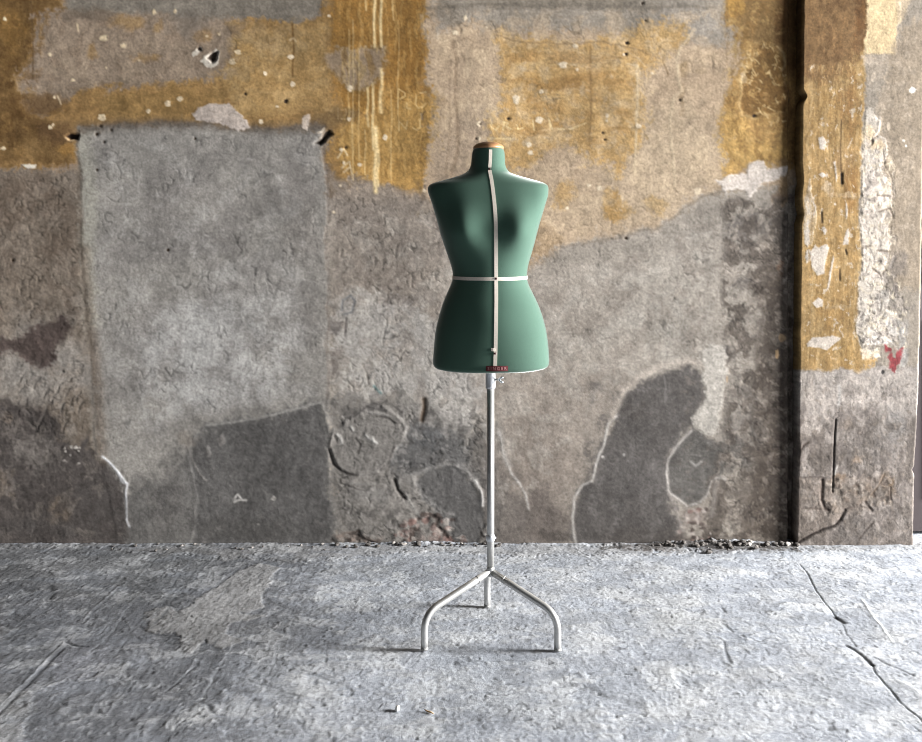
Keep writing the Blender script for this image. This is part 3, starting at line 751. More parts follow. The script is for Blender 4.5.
W.mottle([(60, -30), (335, -30), (330, 16), (62, 12)], (138, 131, 121), 12, .1, .14, .5, 39, 5, (2, 1))
W.wrinkle(PN, 15, .045, .22, -.7, 1, (1, 1.3), .12); W.wrinkle([(326, 180), (490, 200), (480, 410), (330, 400)], 13, .05, .28, -.9, 2, (.8, 1.3), .0)
W.wrinkle([(-420, 165), (84, 165), (96, 440), (-420, 440)], 10, .06, .24, -.9, 3, (1, 1), .0); W.wrinkle([(440, 0), (730, 0), (720, 240), (530, 270), (440, 200)], 18, .03, .2, -.5, 4, (.9, 1.2), .15)
W.wrinkle([(530, 250), (720, 210), (716, 350), (560, 380)], 12, .05, .2, -.7, 5, (1, 1), .08); W.wrinkle([(330, 400), (497, 400), (497, 548), (335, 548)], 10, .06, .35, -1.2, 6, (1, 1), .05)
W.wrinkle(RC, 10, .06, .3, -.8, 7, (1, 1), .05)
W.flush()
# overall unevenness: broad swells, roughcast, grain
W.c *= (1 + .07 * W.b + .07 * W.f1 + .08 * W.g + .17 * W.t)[..., None]
W.h += 3.2 * W.b + .8 * fbm(W.U, W.V, 26, 4, 301, .55)
rc = fbm(W.U + 5 * W.w1, W.V + 5 * W.w2, 9, 4, 302, .65)
zone = np.clip(.14 + .50 * sstep(110, 60, W.U) * sstep(150, 190, W.V) + .30 * sstep(180, 260, W.V) * sstep(80, 330, W.U) * sstep(560, 420, W.U)
               + .16 * sstep(200, 260, W.V) + .2 * sstep(690, 720, W.U) * sstep(180, 220, W.V) + .25 * sstep(320, 340, W.U) * sstep(400, 420, W.V) * sstep(510, 490, W.U), 0, 1)
W.h += 1.5 * zone * rc + .16 * W.g + .13 * W.t
gap = 789.5 - 1.0 * (W.V > 0) + 2.2 * fbm(W.V * 0 + 4.4, W.V, 40, 4, 304, .6)
W.h -= 42 * sstep(-1.5, 3.5, W.U - gap)
pits = np.clip(fbm(W.U * 1.3, W.V * .8, 7, 3, 303, .6) - .34, 0, 1)
W.h -= 4.0 * pits * zone
W.c *= (1 - .7 * np.clip(pits * zone, 0, 1))[..., None]


def fall_wall(U, V):
    return LW(U, V)


def LW(U, V):
    # The patch colours were read off the photograph, where the right side is nearer the daylight.
    # That smooth fall-off is divided out, but the shade painted into some patches stays in the pigment.
    return np.clip(.66 + .00150 * U, .4, 2.2)


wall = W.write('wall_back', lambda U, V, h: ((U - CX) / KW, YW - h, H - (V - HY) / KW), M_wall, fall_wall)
tag(wall, 'aged plaster wall with ochre paint and grey damp patches', None, None, 'structure')

# ------------------------------------------------------------------ the pilaster at the right
KP = F / YP
PB = HY + H * KP          # its foot in photo rows
Pf = Face(np.arange(790, 935, .8), np.concatenate([np.linspace(-250, -25, 12)[:-1], np.arange(-25, PB + .9, .8)]), (160, 150, 138), 500)
Pf.poly([(780, -260), (868, -260), (866, 60), (863, 130), (861, 200), (862, 260), (860, 320), (862, 345), (868, 352), (884, 352), (880, 366), (860, 374), (845, 368),
         (826, 374), (802, 370), (780, 372)], (182, 144, 92), 3, 2, 1, .05, .4, .10)
Pf.poly([(780, -260), (868, -260), (867, 52), (852, 60), (836, 76), (812, 84), (796, 78), (780, 80)], (128, 94, 60), 14, 8, .9, .05, .2, .14)
Pf.poly([(850, -260), (869, -260), (867, 50), (855, 56), (852, 0)], (118, 76, 40), 6, 3, .7)
Pf.blotch(846, 100, 14, 30, (164, 116, 68), .7, 1); Pf.blotch(850, 180, 10, 40, (160, 114, 64), .8, 2); Pf.blotch(825, 110, 14, 30, (182, 140, 84), .6, 3)
Pf.blotch(842, 160, 16, 18, (158, 122, 84), .6, 4); Pf.blotch(836, 320, 22, 18, (172, 130, 76), .6, 5); Pf.blotch(850, 350, 12, 22, (178, 138, 80), .6, 6)
for x in (806, 812, 818, 825, 831, 842, 848, 854):
    Pf.line([(x, 70), (x + .5, 180), (x, 365)], (146, 106, 58), 1.0, .35, .6)
Pf.poly([(866, -260), (906, -260), (904, 20), (898, 26), (899, 54), (880, 55), (864, 54)], (226, 198, 154), 2.5, 2, 1, 0, .6, .06)
Pf.poly([(898, -20), (916, -20), (914, 4), (908, 18), (900, 26)], (206, 186, 158), 3, 2, .8, 0, .4)
Pf.poly([(864, 56), (898, 56), (908, 60), (880, 72), (870, 90)], (186, 172, 156), 6, 3, .7)
Pf.poly([(900, 30), (940, 20), (940, 290), (905, 290), (892, 240), (884, 180), (880, 120), (886, 80)], (164, 149, 131), 8, 4, .9, 0, -.3, .06)
# flaking lime along the edge of the paint
Pf.poly([(868, 108), (876, 110), (882, 122), (880, 134), (888, 138), (890, 156), (884, 166), (894, 186), (897, 200), (896, 214), (899, 224), (897, 246), (893, 262), (890, 282), (884, 290),
         (878, 300), (900, 312), (904, 330), (892, 344), (866, 348), (860, 330), (862, 240), (863, 180), (864, 140)], (220, 210, 198), 4, 3, .95, .12, 1.0, .08)
Pf.blotch(872, 136, 10, 12, (226, 196, 150), .6, 7); Pf.blotch(882, 145, 6, 6, (226, 196, 156), .7, 8); Pf.blotch(872, 185, 8, 14, (196, 186, 180), .6, 9)
Pf.line([(882, 118), (880, 130), (874, 138), (876, 140)], (222, 212, 200), 3, .8, 1, 1.5); Pf.line([(885, 150), (888, 166), (896, 178), (898, 196)], (150, 138, 126), 1.4, .6, 1, -1.5)
for p in ([(880, 195), (896, 196), (897, 206)], [(882, 212), (894, 208), (899, 218)], [(862, 248), (872, 246)], [(880, 250), (894, 252)], [(886, 228), (896, 228)], [(872, 140), (878, 136)], [(876, 268), (886, 276), (892, 270)]):
    Pf.line(p, (118, 104, 92), 1.8, .7, 1, -1.8)
Pf.crumbs([(864, 170), (896, 180), (896, 250), (884, 290), (862, 260)], 46, 1.2, 4, [(226, 216, 206), (204, 192, 182), (186, 174, 164)], 1.5, .7, 21)
Pf.blotch(905, 262, 14, 26, (142, 132, 124), .8, 10); Pf.blotch(902, 290, 4, 8, (118, 110, 106), .7, 11); Pf.blotch(890, 298, 16, 10, (196, 190, 184), .6, 12)
Pf.blotch(905, 325, 12, 20, (178, 174, 170), .7, 13); Pf.blotch(912, 350, 8, 24, (182, 180, 178), .7, 14)
Pf.poly([(872, 340), (880, 330), (886, 336), (896, 340), (892, 346), (876, 345)], (222, 214, 208), 2.5, 1.5, .9, 0, .6); Pf.poly([(864, 350), (884, 348), (886, 358), (866, 360)], (230, 218, 200), 3, 2, .85)
Pf.crumbs([(862, 292), (912, 290), (912, 340), (862, 345)], 50, .9, 2.4, [(226, 220, 212), (150, 142, 136), (196, 186, 176), (120, 112, 106)], 1.0, .6, 22)
Pf.top([(889, 346), (897, 346), (902, 350), (908, 346), (911, 352), (909, 362), (904, 373), (899, 369), (895, 359), (890, 353)], (146, 52, 58), 3, 3, .9, .16, 0, .3)
Pf.spot(890, 372, 2.2, (66, 62, 62), 1, -.8); Pf.blotch(900, 370, 5, 5, (186, 170, 160), .5, 15)
# white nicks on the ochre
WN = (216, 206, 196)
for p in ([(813, 138), (818, 136), (822, 142), (820, 150), (815, 149)], [(830, 162), (832, 160), (834, 178), (833, 182)], [(813, 174), (818, 172), (824, 175), (818, 177)],
          [(844, 200), (846, 204), (847, 216), (845, 219)], [(845, 230), (849, 228), (848, 244), (842, 244)], [(817, 227), (821, 226), (824, 231), (821, 234)],
          [(815, 248), (824, 244), (827, 248), (822, 262), (820, 274), (812, 276), (806, 268), (805, 252), (810, 246)], [(827, 270), (831, 256), (831.5, 260), (826, 288), (823, 291)],
          [(808, 303), (814, 298), (820, 300), (819, 306), (812, 308)], [(802, 344), (808, 338), (822, 337), (830, 335), (842, 338), (836, 342), (830, 346), (826, 350), (812, 348), (803, 347)]):
    Pf.top(p, WN, 1.5, 1.0, .95, 0, .8, .05)
Pf.poly([(803, 178), (808, 200), (812, 214), (810, 236), (806, 258), (800, 262), (798, 200)], (212, 204, 196), 2.5, 2, .9, .1, .8, .06)
Pf.poly([(816, 178), (824, 180), (830, 190), (846, 192), (862, 194), (860, 198), (840, 198), (824, 194), (816, 188)], (206, 182, 154), 3, 2.5, .7, .1, .3)
Pf.line([(838.5, 120), (838, 150), (839, 180)], (92, 68, 44), 1.2, .7, .3); Pf.line([(839.5, 174), (839.8, 183)], (34, 26, 20), 2.6, .95, .2, -3, .05)
for p in ([(817, 212), (818, 222)], [(845, 250), (846, 254)], [(838.5, 270), (838.7, 280)]): Pf.line(p, (52, 40, 30), 1.8, .85, .3, -1.5)
Pf.line([(808, 268), (806, 330)], (196, 170, 130), 1.2, .5, .8); Pf.line([(822, 308), (836, 306), (850, 306)], (176, 152, 122), 3, .55, 1.5)
Pf.spot(832, 204, 1.2, (236, 226, 214)); Pf.spot(909, 141, 1.6, (246, 240, 230)); Pf.spot(912, 146, 1.2, (246, 240, 230)); Pf.spot(918, 90, 3.6, (236, 232, 226), 1.2); Pf.spot(892, 126, 3, (216, 200, 180), .7)
# bare lower half
Pf.poly([(780, 372), (802, 370), (812, 374), (826, 372), (846, 367), (862, 374), (884, 366), (900, 372), (940, 360), (940, 560), (780, 560)], (170, 162, 156), 3.5, 2.5, 1, 0, -.8, .06)
Pf.blotch(880, 388, 40, 12, (160, 152, 145), .6, 16)
Pf.poly([(780, 408), (816, 414), (840, 404), (880, 408), (940, 420), (940, 560), (780, 560)], (136, 127, 122), 22, 8, .92, 0, 0, .10)
Pf.blotch(890, 440, 30, 24, (130, 124, 120), .6, 17); Pf.blotch(815, 456, 16, 20, (120, 111, 105), .7, 18); Pf.blotch(905, 425, 12, 30, (152, 148, 146), .6, 19)
Pf.blotch(808, 428, 10, 12, (176, 164, 154), .7, 20); Pf.blotch(806, 396, 10, 12, (178, 168, 158), .6, 21); Pf.blotch(852, 424, 8, 8, (158, 144, 132), .6, 22)
Pf.blotch(854, 392, 12, 7, (140, 130, 124), .6, 23); Pf.blotch(898, 394, 12, 10, (138, 130, 126), .6, 24); Pf.blotch(870, 460, 40, 14, (118, 111, 107), .6, 25)
Pf.poly([(857, 458), (864, 456), (872, 458), (868, 465), (858, 464)], (172, 150, 130), 3, 2, .7)
Pf.line([(840, 386), (840.5, 398), (840, 404)], (206, 202, 198), 3.2, .8, .6, .3); Pf.line([(836.5, 420), (836, 440), (835.5, 460), (835, 492)], (42, 36, 33), 1.7, .95, .4, -3, .15)
Pf.line([(840, 466), (837, 474)], (216, 210, 204), 1.8, .8, .4, .5)
# exposed masonry courses at the foot
Pf.poly([(780, 478), (836, 478), (900, 472), (914, 500), (880, 508), (850, 512), (840, 524), (800, 540), (780, 544)], (148, 136, 127), 5, 3, .85, 0, -.8, .09)
Pf.blotch(840, 503, 14, 10, (166, 150, 136), .75, 26); Pf.blotch(816, 516, 20, 10, (152, 140, 132), .7, 27); Pf.blotch(842, 480, 10, 8, (150, 128, 108), .7, 28)
Pf.blotch(900, 484, 9, 12, (140, 116, 92), .75, 29); Pf.blotch(868, 492, 16, 10, (146, 130, 116), .7, 30)
Pf.line([(796, 478), (820, 477), (834, 478)], (100, 90, 84), 1.4, .6, 1, -1.5); Pf.line([(798, 509), (810, 508), (820, 509)], (92, 82, 76), 1.6, .6, .8, -1.5)
Pf.line([(823, 480), (823, 500), (826, 508), (830, 510)], (58, 48, 44), 3.2, .85, .8, -4); Pf.line([(850, 510), (844, 520), (838, 526), (824, 530), (812, 534), (800, 540), (795, 543)], (44, 37, 34), 2.6, .9, .8, -4)
Pf.line([(852, 508), (866, 506), (880, 508)], (96, 86, 80), 1.6, .6, 1, -1.5); Pf.line([(874, 502), (882, 510)], (56, 48, 44), 2.6, .75, .8, -3); Pf.line([(903, 488), (904, 500)], (66, 56, 50), 2, .7, .8, -2)
Pf.line([(896, 474), (888, 486), (880, 496)], (104, 86, 70), 2, .6, 1, -2); Pf.line([(866, 538), (876, 530), (884, 524)], (66, 58, 54), 2, .6, 1, -2)
Pf.crumbs([(828, 480), (905, 474), (905, 505), (860, 510), (830, 506)], 60, 1, 3, [(166, 148, 132), (120, 106, 96), (176, 164, 152), (90, 80, 74)], 1.5, .6, 24)
Pf.blotch(870, 532, 44, 14, (110, 104, 100), .6, 31)
Pf.line([(796, 450), (800, 446), (806, 442)], (70, 60, 54), 2.2, .7, .8, -2)
Pf.blotch(795, 470, 3, 60, (80, 70, 64), .5, 32)
PL = [(780, 368), (940, 368), (940, 560), (780, 560)]
Pf.mottle(PL, (178, 169, 162), 16, .08, .12, .55, 1, 4); Pf.mottle([(790, 420), (940, 415), (940, 560), (790, 560)], (104, 96, 90), 18, .04, .12, .6, 2, 4); Pf.mottle(PL, (150, 138, 128), 7, .22, .1, .5, 3, 4)
Pf.mottle([(790, 370), (930, 366), (930, 408), (880, 416), (840, 404), (815, 440), (790, 440)], (198, 188, 180), 12, .05, .12, .6, 4, 4)
GO = [(798, 60), (864, 60), (862, 370), (798, 372)]
Pf.mottle(GO, (150, 112, 64), 12, .08, .12, .5, 5, 3, (.5, 3)); Pf.mottle(GO, (208, 172, 120), 10, .10, .12, .5, 6, 3, (.5, 3.5)); Pf.mottle(GO, (214, 200, 182), 9, .30, .06, .8, 7, 3)
Pf.mottle([(798, -100), (868, -100), (866, 60), (798, 80)], (104, 74, 46), 12, .08, .12, .5, 8, 3); Pf.mottle([(798, -100), (868, -100), (866, 60), (798, 80)], (150, 114, 76), 9, .16, .12, .5, 9, 3)
LM = [(864, 110), (900, 170), (905, 260), (915, 300), (915, 348), (862, 348)]
Pf.mottle(LM, (176, 166, 158), 8, .1, .08, .6, 10, 2, (1, 1), -.8); Pf.mottle(LM, (228, 214, 190), 10, .14, .1, .6, 11, 2)
Pf.mottle([(862, 290), (925, 290), (925, 372), (862, 372)], (140, 132, 126), 8, .2, .08, .6, 12, 2); Pf.mottle([(868, 60), (925, 30), (925, 290), (890, 240)], (184, 170, 154), 16, .1, .14, .5, 13, 4)
Pf.wrinkle(PL, 9, .05, .25, -.7, 1, (1, 1), .12); Pf.wrinkle(LM, 14, .04, .3, -.9, 2, (1, 1), .05)
Pf.flush()
Pf.c *= (1 + .06 * Pf.b + .10 * Pf.f1 + .08 * Pf.g + .16 * Pf.t)[..., None]
Pf.h += 2.4 * Pf.b + 1.2 * fbm(Pf.U, Pf.V, 16, 4, 601, .55) + .18 * Pf.g + .15 * Pf.t + 1.2 * sstep(360, 400, Pf.V) * fbm(Pf.U, Pf.V, 8, 3, 602, .6)


def pier_left(V):     # ragged left arris and slightly leaning right arris, in photo columns
    base = 802.5 - 5.5 * np.clip(V, 0, 545) / 545
    rag = 1.2 * fbm(V * 0 + 3.1, V, 22, 4, 701, .65) + 5.0 * np.exp(-((V - 96) / 5.0) ** 2) + 2.0 * np.exp(-((V - 180) / 9) ** 2) + 2.2 * np.exp(-((V - 214) / 6) ** 2) + 1.5 * np.exp(-((V - 450) / 8) ** 2)
    return base, rag * 1.1


def pier_right(V):
    base = np.interp(V, [-260, 0, 280, 390, 470, 545, 560], [930, 926, 921.5, 919.0, 914.8, 913.4, 913.2])
    return base, .9 * fbm(V * 0 + 9.2, V, 18, 4, 702, .65) - 2.2 * np.exp(-((V - 470) / 3) ** 2)


def pier_place(U, V, h):
    # columns are remapped between the two arrises, the outermost ones wrap back to the wall
    (lo, r0), (hi, r1) = pier_left(V), pier_right(V)
    t = (U - U.min()) / (U.max() - U.min())
    nb = 4 / U.shape[1]
    s = np.clip((t - nb) / (1 - 2 * nb), 0, 1)
    u = lo + (hi - lo) * s + r0 * np.exp(-s * 22) + r1 * np.exp(-(1 - s) * 30)
    back = np.clip((nb - t) / nb, 0, 1) * .075 + np.clip((t - 1 + nb) / nb, 0, 1) * .20
    e = np.minimum(s, 1 - s) * 120
    rnd_ = .006 * np.clip(1 - e / 2.2, 0, 1) ** 2
    return ((u - CX) / KP, YP - h * np.clip(e / 2, 0, 1) + back + rnd_, H - (V - HY) / KP)


pier = Pf.write('trim_1', pier_place, M_pier, lambda U, V: np.full(U.shape, 2.05))
tag(pier, 'plaster pilaster with peeling ochre paint at the right', None, None, 'structure')

# the dark door leaf in the opening beyond the pilaster
dx0 = (905 - CX) / F * 4.10
V_, F_ = [], []


def box(V, Fc, x0, x1, y0, y1, z0, z1):
    b = len(V)
    for z in (z0, z1):
        for y in (y0, y1):
            for x in (x0, x1): V.append((x, y, z))
    Fc += [(b, b + 1, b + 3, b + 2), (b + 4, b + 6, b + 7, b + 5), (b, b + 4, b + 5, b + 1), (b + 2, b + 3, b + 7, b + 6), (b, b + 2, b + 6, b + 4), (b + 1, b + 5, b + 7, b + 3)]


z_top = H - (262 - HY) / F * 4.1
box(V_, F_, dx0, dx0 + .82, 4.12, 4.155, .012, 2.05)
box(V_, F_, dx0 + .10, dx0 + .72, 4.112, 4.125, .15, .90)
box(V_, F_, dx0 + .10, dx0 + .72, 4.112, 4.125, 1.05, 1.93)
door = mesh_obj('door_1', V_, F_, M_door, None, False)
tag(door, 'dark brown door leaf beyond the pilaster', None, None, 'structure')
hv, hf = tube_data([(dx0 + .74, 4.12, 1.03), (dx0 + .74, 4.07, 1.03), (dx0 + .64, 4.07, 1.03)], .009, 12)
mesh_obj('door_handle', hv, hf, M_iron, door)

# plaster around the door opening, beyond the pilaster
V_, F_ = [], []
box(V_, F_, dx0 - .02, 3.30, 4.115, 4.30, 2.06, 3.27)
box(V_, F_, dx0 + .83, 3.30, 4.115, 4.30, -.01, 2.06)
lint = mesh_obj('trim_2', V_, F_, simple_mat('rough grey plaster', (.20, .18, .16), .95, 0, .25, 30, .3), None, False)
tag(lint, 'grey plaster around the door opening beyond the pilaster', None, None, 'structure')

# ------------------------------------------------------------------ the concrete floor
UF = 250.0   # floor units per metre


def fl(px, py):
    x, y = on_floor(px, py)
    return (x * UF, y * UF)


def fls(*pts): return [fl(*p) for p in pts]


fu = spread(-2.0 * UF, 2.05 * UF, .8, -3.6 * UF, 2.75 * UF, 10)
fv = np.concatenate([np.linspace(.6 * UF, 2.38 * UF, 14)[:-1], np.arange(2.38 * UF, 4.02 * UF, 1.15), np.linspace(4.02 * UF, 4.3 * UF, 10)])
G = Face(fu, fv, (168, 173, 182), 900)
FA = [(-500, 590), (560, 590), (560, 1020), (-500, 1020)]
G.mottle(FA, (156, 162, 172), 60, .08, .2, .45, 1, 5, (2.0, 1)); G.mottle(FA, (192, 193, 194), 44, .10, .18, .45, 2, 5, (1.6, 1), .5)
G.mottle(FA, (146, 149, 155), 26, .20, .14, .4, 3, 5, (1.8, 1), -.5)
# left part: dirt and old coating, with the weaker light there painted in
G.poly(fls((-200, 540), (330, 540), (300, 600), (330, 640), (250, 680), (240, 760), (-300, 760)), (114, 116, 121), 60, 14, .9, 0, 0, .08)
G.poly(fls((-100, 545), (200, 545), (205, 565), (150, 580), (122, 600), (60, 600), (40, 580), (-100, 590)), (124, 125, 127), 24, 8, .6)
G.poly(fls((90, 552), (180, 550), (270, 552), (210, 580), (170, 606), (150, 600), (110, 600), (120, 570)), (108, 110, 113), 16, 6, .6)
G.poly(fls((20, 612), (45, 606), (54, 612), (30, 636), (10, 650), (-6, 650)), (112, 114, 119), 10, 5, .6)
G.poly(fls((40, 665), (90, 640), (110, 650), (92, 680), (50, 700)), (134, 136, 144), 16, 8, .5)
# rough pale screed patch
G.top(fls((143, 612), (165, 606), (175, 612), (190, 606), (210, 590), (236, 572), (262, 562), (280, 568), (264, 590), (262, 606), (240, 612), (272, 614), (232, 622), (226, 632), (246, 640), (236, 644),
           (222, 650), (205, 640), (190, 653), (180, 648), (180, 636), (150, 630)), (160, 160, 161), 3, 3.5, .85, .10, 1.6, .14)
G.poly(fls((182, 612), (205, 604), (206, 616), (190, 622)), (142, 143, 145), 6, 4, .7)
G.poly(fls((222, 632), (240, 624), (320, 620), (318, 634), (250, 640)), (140, 142, 146), 12, 5, .6)
G.poly(fls((230, 650), (300, 640), (310, 668), (270, 680), (226, 666)), (142, 145, 150), 16, 6, .5)
G.line(fls((262, 588), (268, 600), (282, 608)), (92, 93, 95), 3, .5, 3, -2)
G.line(fls((140, 626), (160, 634), (184, 638)), (86, 88, 92), 1.6, .6, 2, -2)
# lower left pale area
G.poly(fls((-60, 700), (30, 690), (34, 700), (20, 742), (-80, 760)), (170, 171, 173), 6, 5, .7, 0, 1.5)
G.poly(fls((175, 715), (200, 700), (214, 708), (206, 724), (180, 724)), (182, 184, 187), 8, 5, .7, 0, 1.5)
G.line(fls((200, 700), (208, 704), (212, 712)), (70, 72, 76), 3, .7, 1, -3)
# grooves and ridges
G.line(fls((116, 587), (80, 622)), (160, 162, 166), 1.4, .5, 1.0, 1.5, .4); G.line(fls((118, 588), (82, 624)), (84, 86, 90), 1.8, .55, 1.0, -1.5, .3)
G.line(fls((60, 645), (30, 676), (-10, 714)), (168, 171, 176), 1.7, .6, 1.0, 1.8, .35); G.line(fls((64, 647), (36, 675), (-4, 716)), (78, 80, 85), 2.2, .6, 1.0, -2, .3)
G.line(fls((66, 641), (74, 644), (88, 645)), (60, 62, 66), 2, .8, 1, -3); G.line(fls((50, 585), (54, 592), (51, 598)), (66, 67, 70), 5, .6, 2, -4)
G.line(fls((196, 665), (180, 678), (165, 690)), (104, 107, 113), 1.8, .6, 1, -2); G.line(fls((190, 668), (172, 684)), (174, 178, 184), 1.4, .5, 1, 1)
for i in range(120):
    x = random.uniform(-1.75, -.5); y = random.uniform(2.4, 3.6)
    ln = random.uniform(.08, .5)
    G.line([(x * UF, y * UF), (x * UF + random.uniform(-3, 3), (y + ln / 2) * UF), (x * UF + random.uniform(-5, 5), (y + ln) * UF)],
           random.choice([(112, 115, 121), (176, 180, 186), (124, 128, 135)]), random.uniform(.7, 2.0), random.uniform(.18, .42), 2.0, random.choice([-1.2, .9, -.8]), .6)
CR = (70, 72, 76)
G.line(fls((799, 563), (806, 572), (820, 593), (838, 617)), CR, 1.0, .8, 1.2, -3, .3); G.line(fls((836, 616), (844, 621)), (48, 48, 50), 3.6, .9, 1, -5, .1)
G.line(fls((842, 622), (848, 634), (856, 646)), CR, 1.1, .6, 1.5, -2); G.line(fls((846, 644), (858, 652), (872, 664)), (58, 59, 62), 2.0, .85, 1.6, -4, .2)
G.line(fls((870, 662), (886, 684), (904, 704), (930, 728)), CR, 1.2, .85, 1.8, -3, .3); G.line(fls((872, 656), (890, 664), (912, 674)), (88, 90, 95), 1.8, .7, 2, -2)
G.line(fls((862, 598), (874, 616), (892, 640)), (232, 236, 240), 1.6, .8, .8, 2, .2); G.line(fls((860, 600), (872, 620)), (150, 152, 156), 1.6, .4, 1, -1)
G.line(fls((724, 640), (726, 654), (732, 662)), (84, 87, 92), 2, .7, 1.5, -2.5); G.line(fls((722, 622), (732, 630)), (90, 93, 98), 2, .6, 1.5, -2)
G.line(fls((560, 682), (600, 692), (640, 704)), (104, 107, 112), 6, .45, 6, -3); G.line(fls((672, 670), (676, 684)), (226, 230, 234), 5, .6, 1.5, 2)
G.line(fls((300, 640), (430, 641), (600, 643), (760, 642), (930, 641)), (150, 152, 156), 1.2, .45, .6, -.6, .5)
G.line(fls((240, 612), (330, 628)), (110, 113, 118), 1.5, .4, 3, -1.5)
G.line(fls((300, 668), (338, 682), (352, 690)), (108, 112, 117), 2, .45, 3, -1.5); G.line(fls((252, 680), (296, 694)), (102, 105, 110), 2.4, .45, 4, -2)
# thin lime wash, greyer drags
for i, (x, y, rx, ry, c, o) in enumerate(((840, 562, 70, 14, (196, 200, 206), .5), (620, 560, 80, 14, (180, 182, 186), .4), (780, 580, 50, 8, (156, 161, 170), .5),
        (880, 584, 60, 8, (150, 154, 161), .5), (815, 617, 30, 6, (140, 144, 150), .6), (500, 690, 120, 30, (176, 181, 189), .4), (760, 700, 140, 40, (176, 179, 184), .4), (330, 720, 100, 20, (176, 180, 188), .4),
        (600, 660, 60, 14, (152, 156, 164), .4), (640, 620, 100, 12, (180, 182, 184), .5), (400, 570, 80, 12, (150, 153, 157), .45), (440, 600, 60, 10, (156, 160, 168), .4), (560, 590, 40, 8, (158, 160, 164), .4))):
    a = fl(x, y); b = fl(x + rx, y); c2 = fl(x, min(y + ry, 740)); 
    G.blotch(a[0], a[1], abs(b[0] - a[0]), abs(c2[1] - a[1]), c, o, 200 + i)
# gritty strip against the wall
G.poly(fls((-200, 543.5), (930, 543.5), (930, 548), (700, 553), (520, 556), (420, 551), (300, 560), (190, 556), (90, 548), (-200, 548)), (146, 145, 145), 12, 6, .6, .2, 1.5, .14)
G.poly(fls((600, 543.4), (800, 543.4), (800, 550), (760, 549), (720, 553), (680, 552), (640, 549)), (98, 94, 92), 10, 6, .7, .1, 2.0, .2)
for i in range(120):
    x = random.uniform(-1.9, 1.85); y = random.uniform(3.74, 3.97) if random.random() < .6 else random.uniform(2.5, 3.9)
    G.spot(x * UF, y * UF, random.uniform(.6, 1.5), random.choice([(84, 86, 89), (96, 98, 102), (216, 218, 220), (104, 106, 110)]), random.uniform(.8, 1.5), random.choice([-2.5, -2, 1.5]), .6, .75)
G.c *= (1 + .08 * G.b + .07 * G.f1 + .09 * G.g + .14 * G.t)[..., None]
G.mottle(FA, (142, 147, 156), 34, .12, .14, .45, 7, 5, (2.2, 1)); G.mottle(FA, (206, 208, 211), 30, .16, .12, .45, 8, 5, (1.4, 1), .6)
G.mottle(FA, (196, 198, 202), 12, .26, .08, .35, 4, 5, (1, 1), .8); G.mottle(FA, (128, 130, 134), 9, .32, .08, .4, 5, 5, (1, 1), -.8)
G.wrinkle(FA, 16, .028, .22, -.9, 1, (1.5, 1.0), .14)
G.mottle(fls((600, 543.6), (800, 543.6), (800, 551), (600, 550)), (74, 70, 68), 6, .0, .1, .7, 6, 2)
G.flush()
heap = np.exp(-((G.U - 1.08 * UF) / (.20 * UF)) ** 2) * 20 + np.exp(-((G.U + .16 * UF) / (.16 * UF)) ** 2) * 10 + 4
heap = heap * np.exp(-np.clip(YW * UF - G.V, 0, 1e6) / (.030 * UF)) * np.clip(.75 + .9 * fbm(G.U, G.V, 10, 4, 806, .6), 0, 2)
G.h += heap
ridge = fbm(G.U, G.V, 14, 4, 801, .62)
G.h += 4.5 * fbm(G.U, G.V, 130, 3, 802) + 2.4 * fbm(G.U, G.V, 36, 3, 803) + 1.3 * ridge + .6 * G.g + .6 * G.t
drag = fbm(G.U * 1.0, G.V * .16, 8, 3, 804, .6)
G.h += .7 * drag * sstep(-60, -170, G.U)
G.c *= (1 + .10 * drag * sstep(-60, -170, G.U))[..., None]
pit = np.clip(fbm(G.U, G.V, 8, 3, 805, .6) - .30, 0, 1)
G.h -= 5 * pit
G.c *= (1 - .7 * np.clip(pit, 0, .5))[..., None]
G.h -= np.maximum(G.h.max() * 0, 0)
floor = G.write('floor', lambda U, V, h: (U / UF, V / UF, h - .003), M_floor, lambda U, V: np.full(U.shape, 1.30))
floor.data.flip_normals()
tag(floor, 'rough pale concrete floor with grooves and cracks', None, None, 'structure')

# ------------------------------------------------------------------ the dress form
KF = F / YD
AX = (490.5 - CX) / KF       # stand axis
form = bpy.data.objects.new('dress_form', None); link(form)
form.location = (AX, YD, 0); form.empty_display_size = .1
tag(form, 'green fabric dress form with cream tapes on a grey tripod stand', 'dress form')
YAW = math.radians(2.5)


def fx(px): return (px - 490.5) / KF


def fz(py): return H - (py - HY) / KF


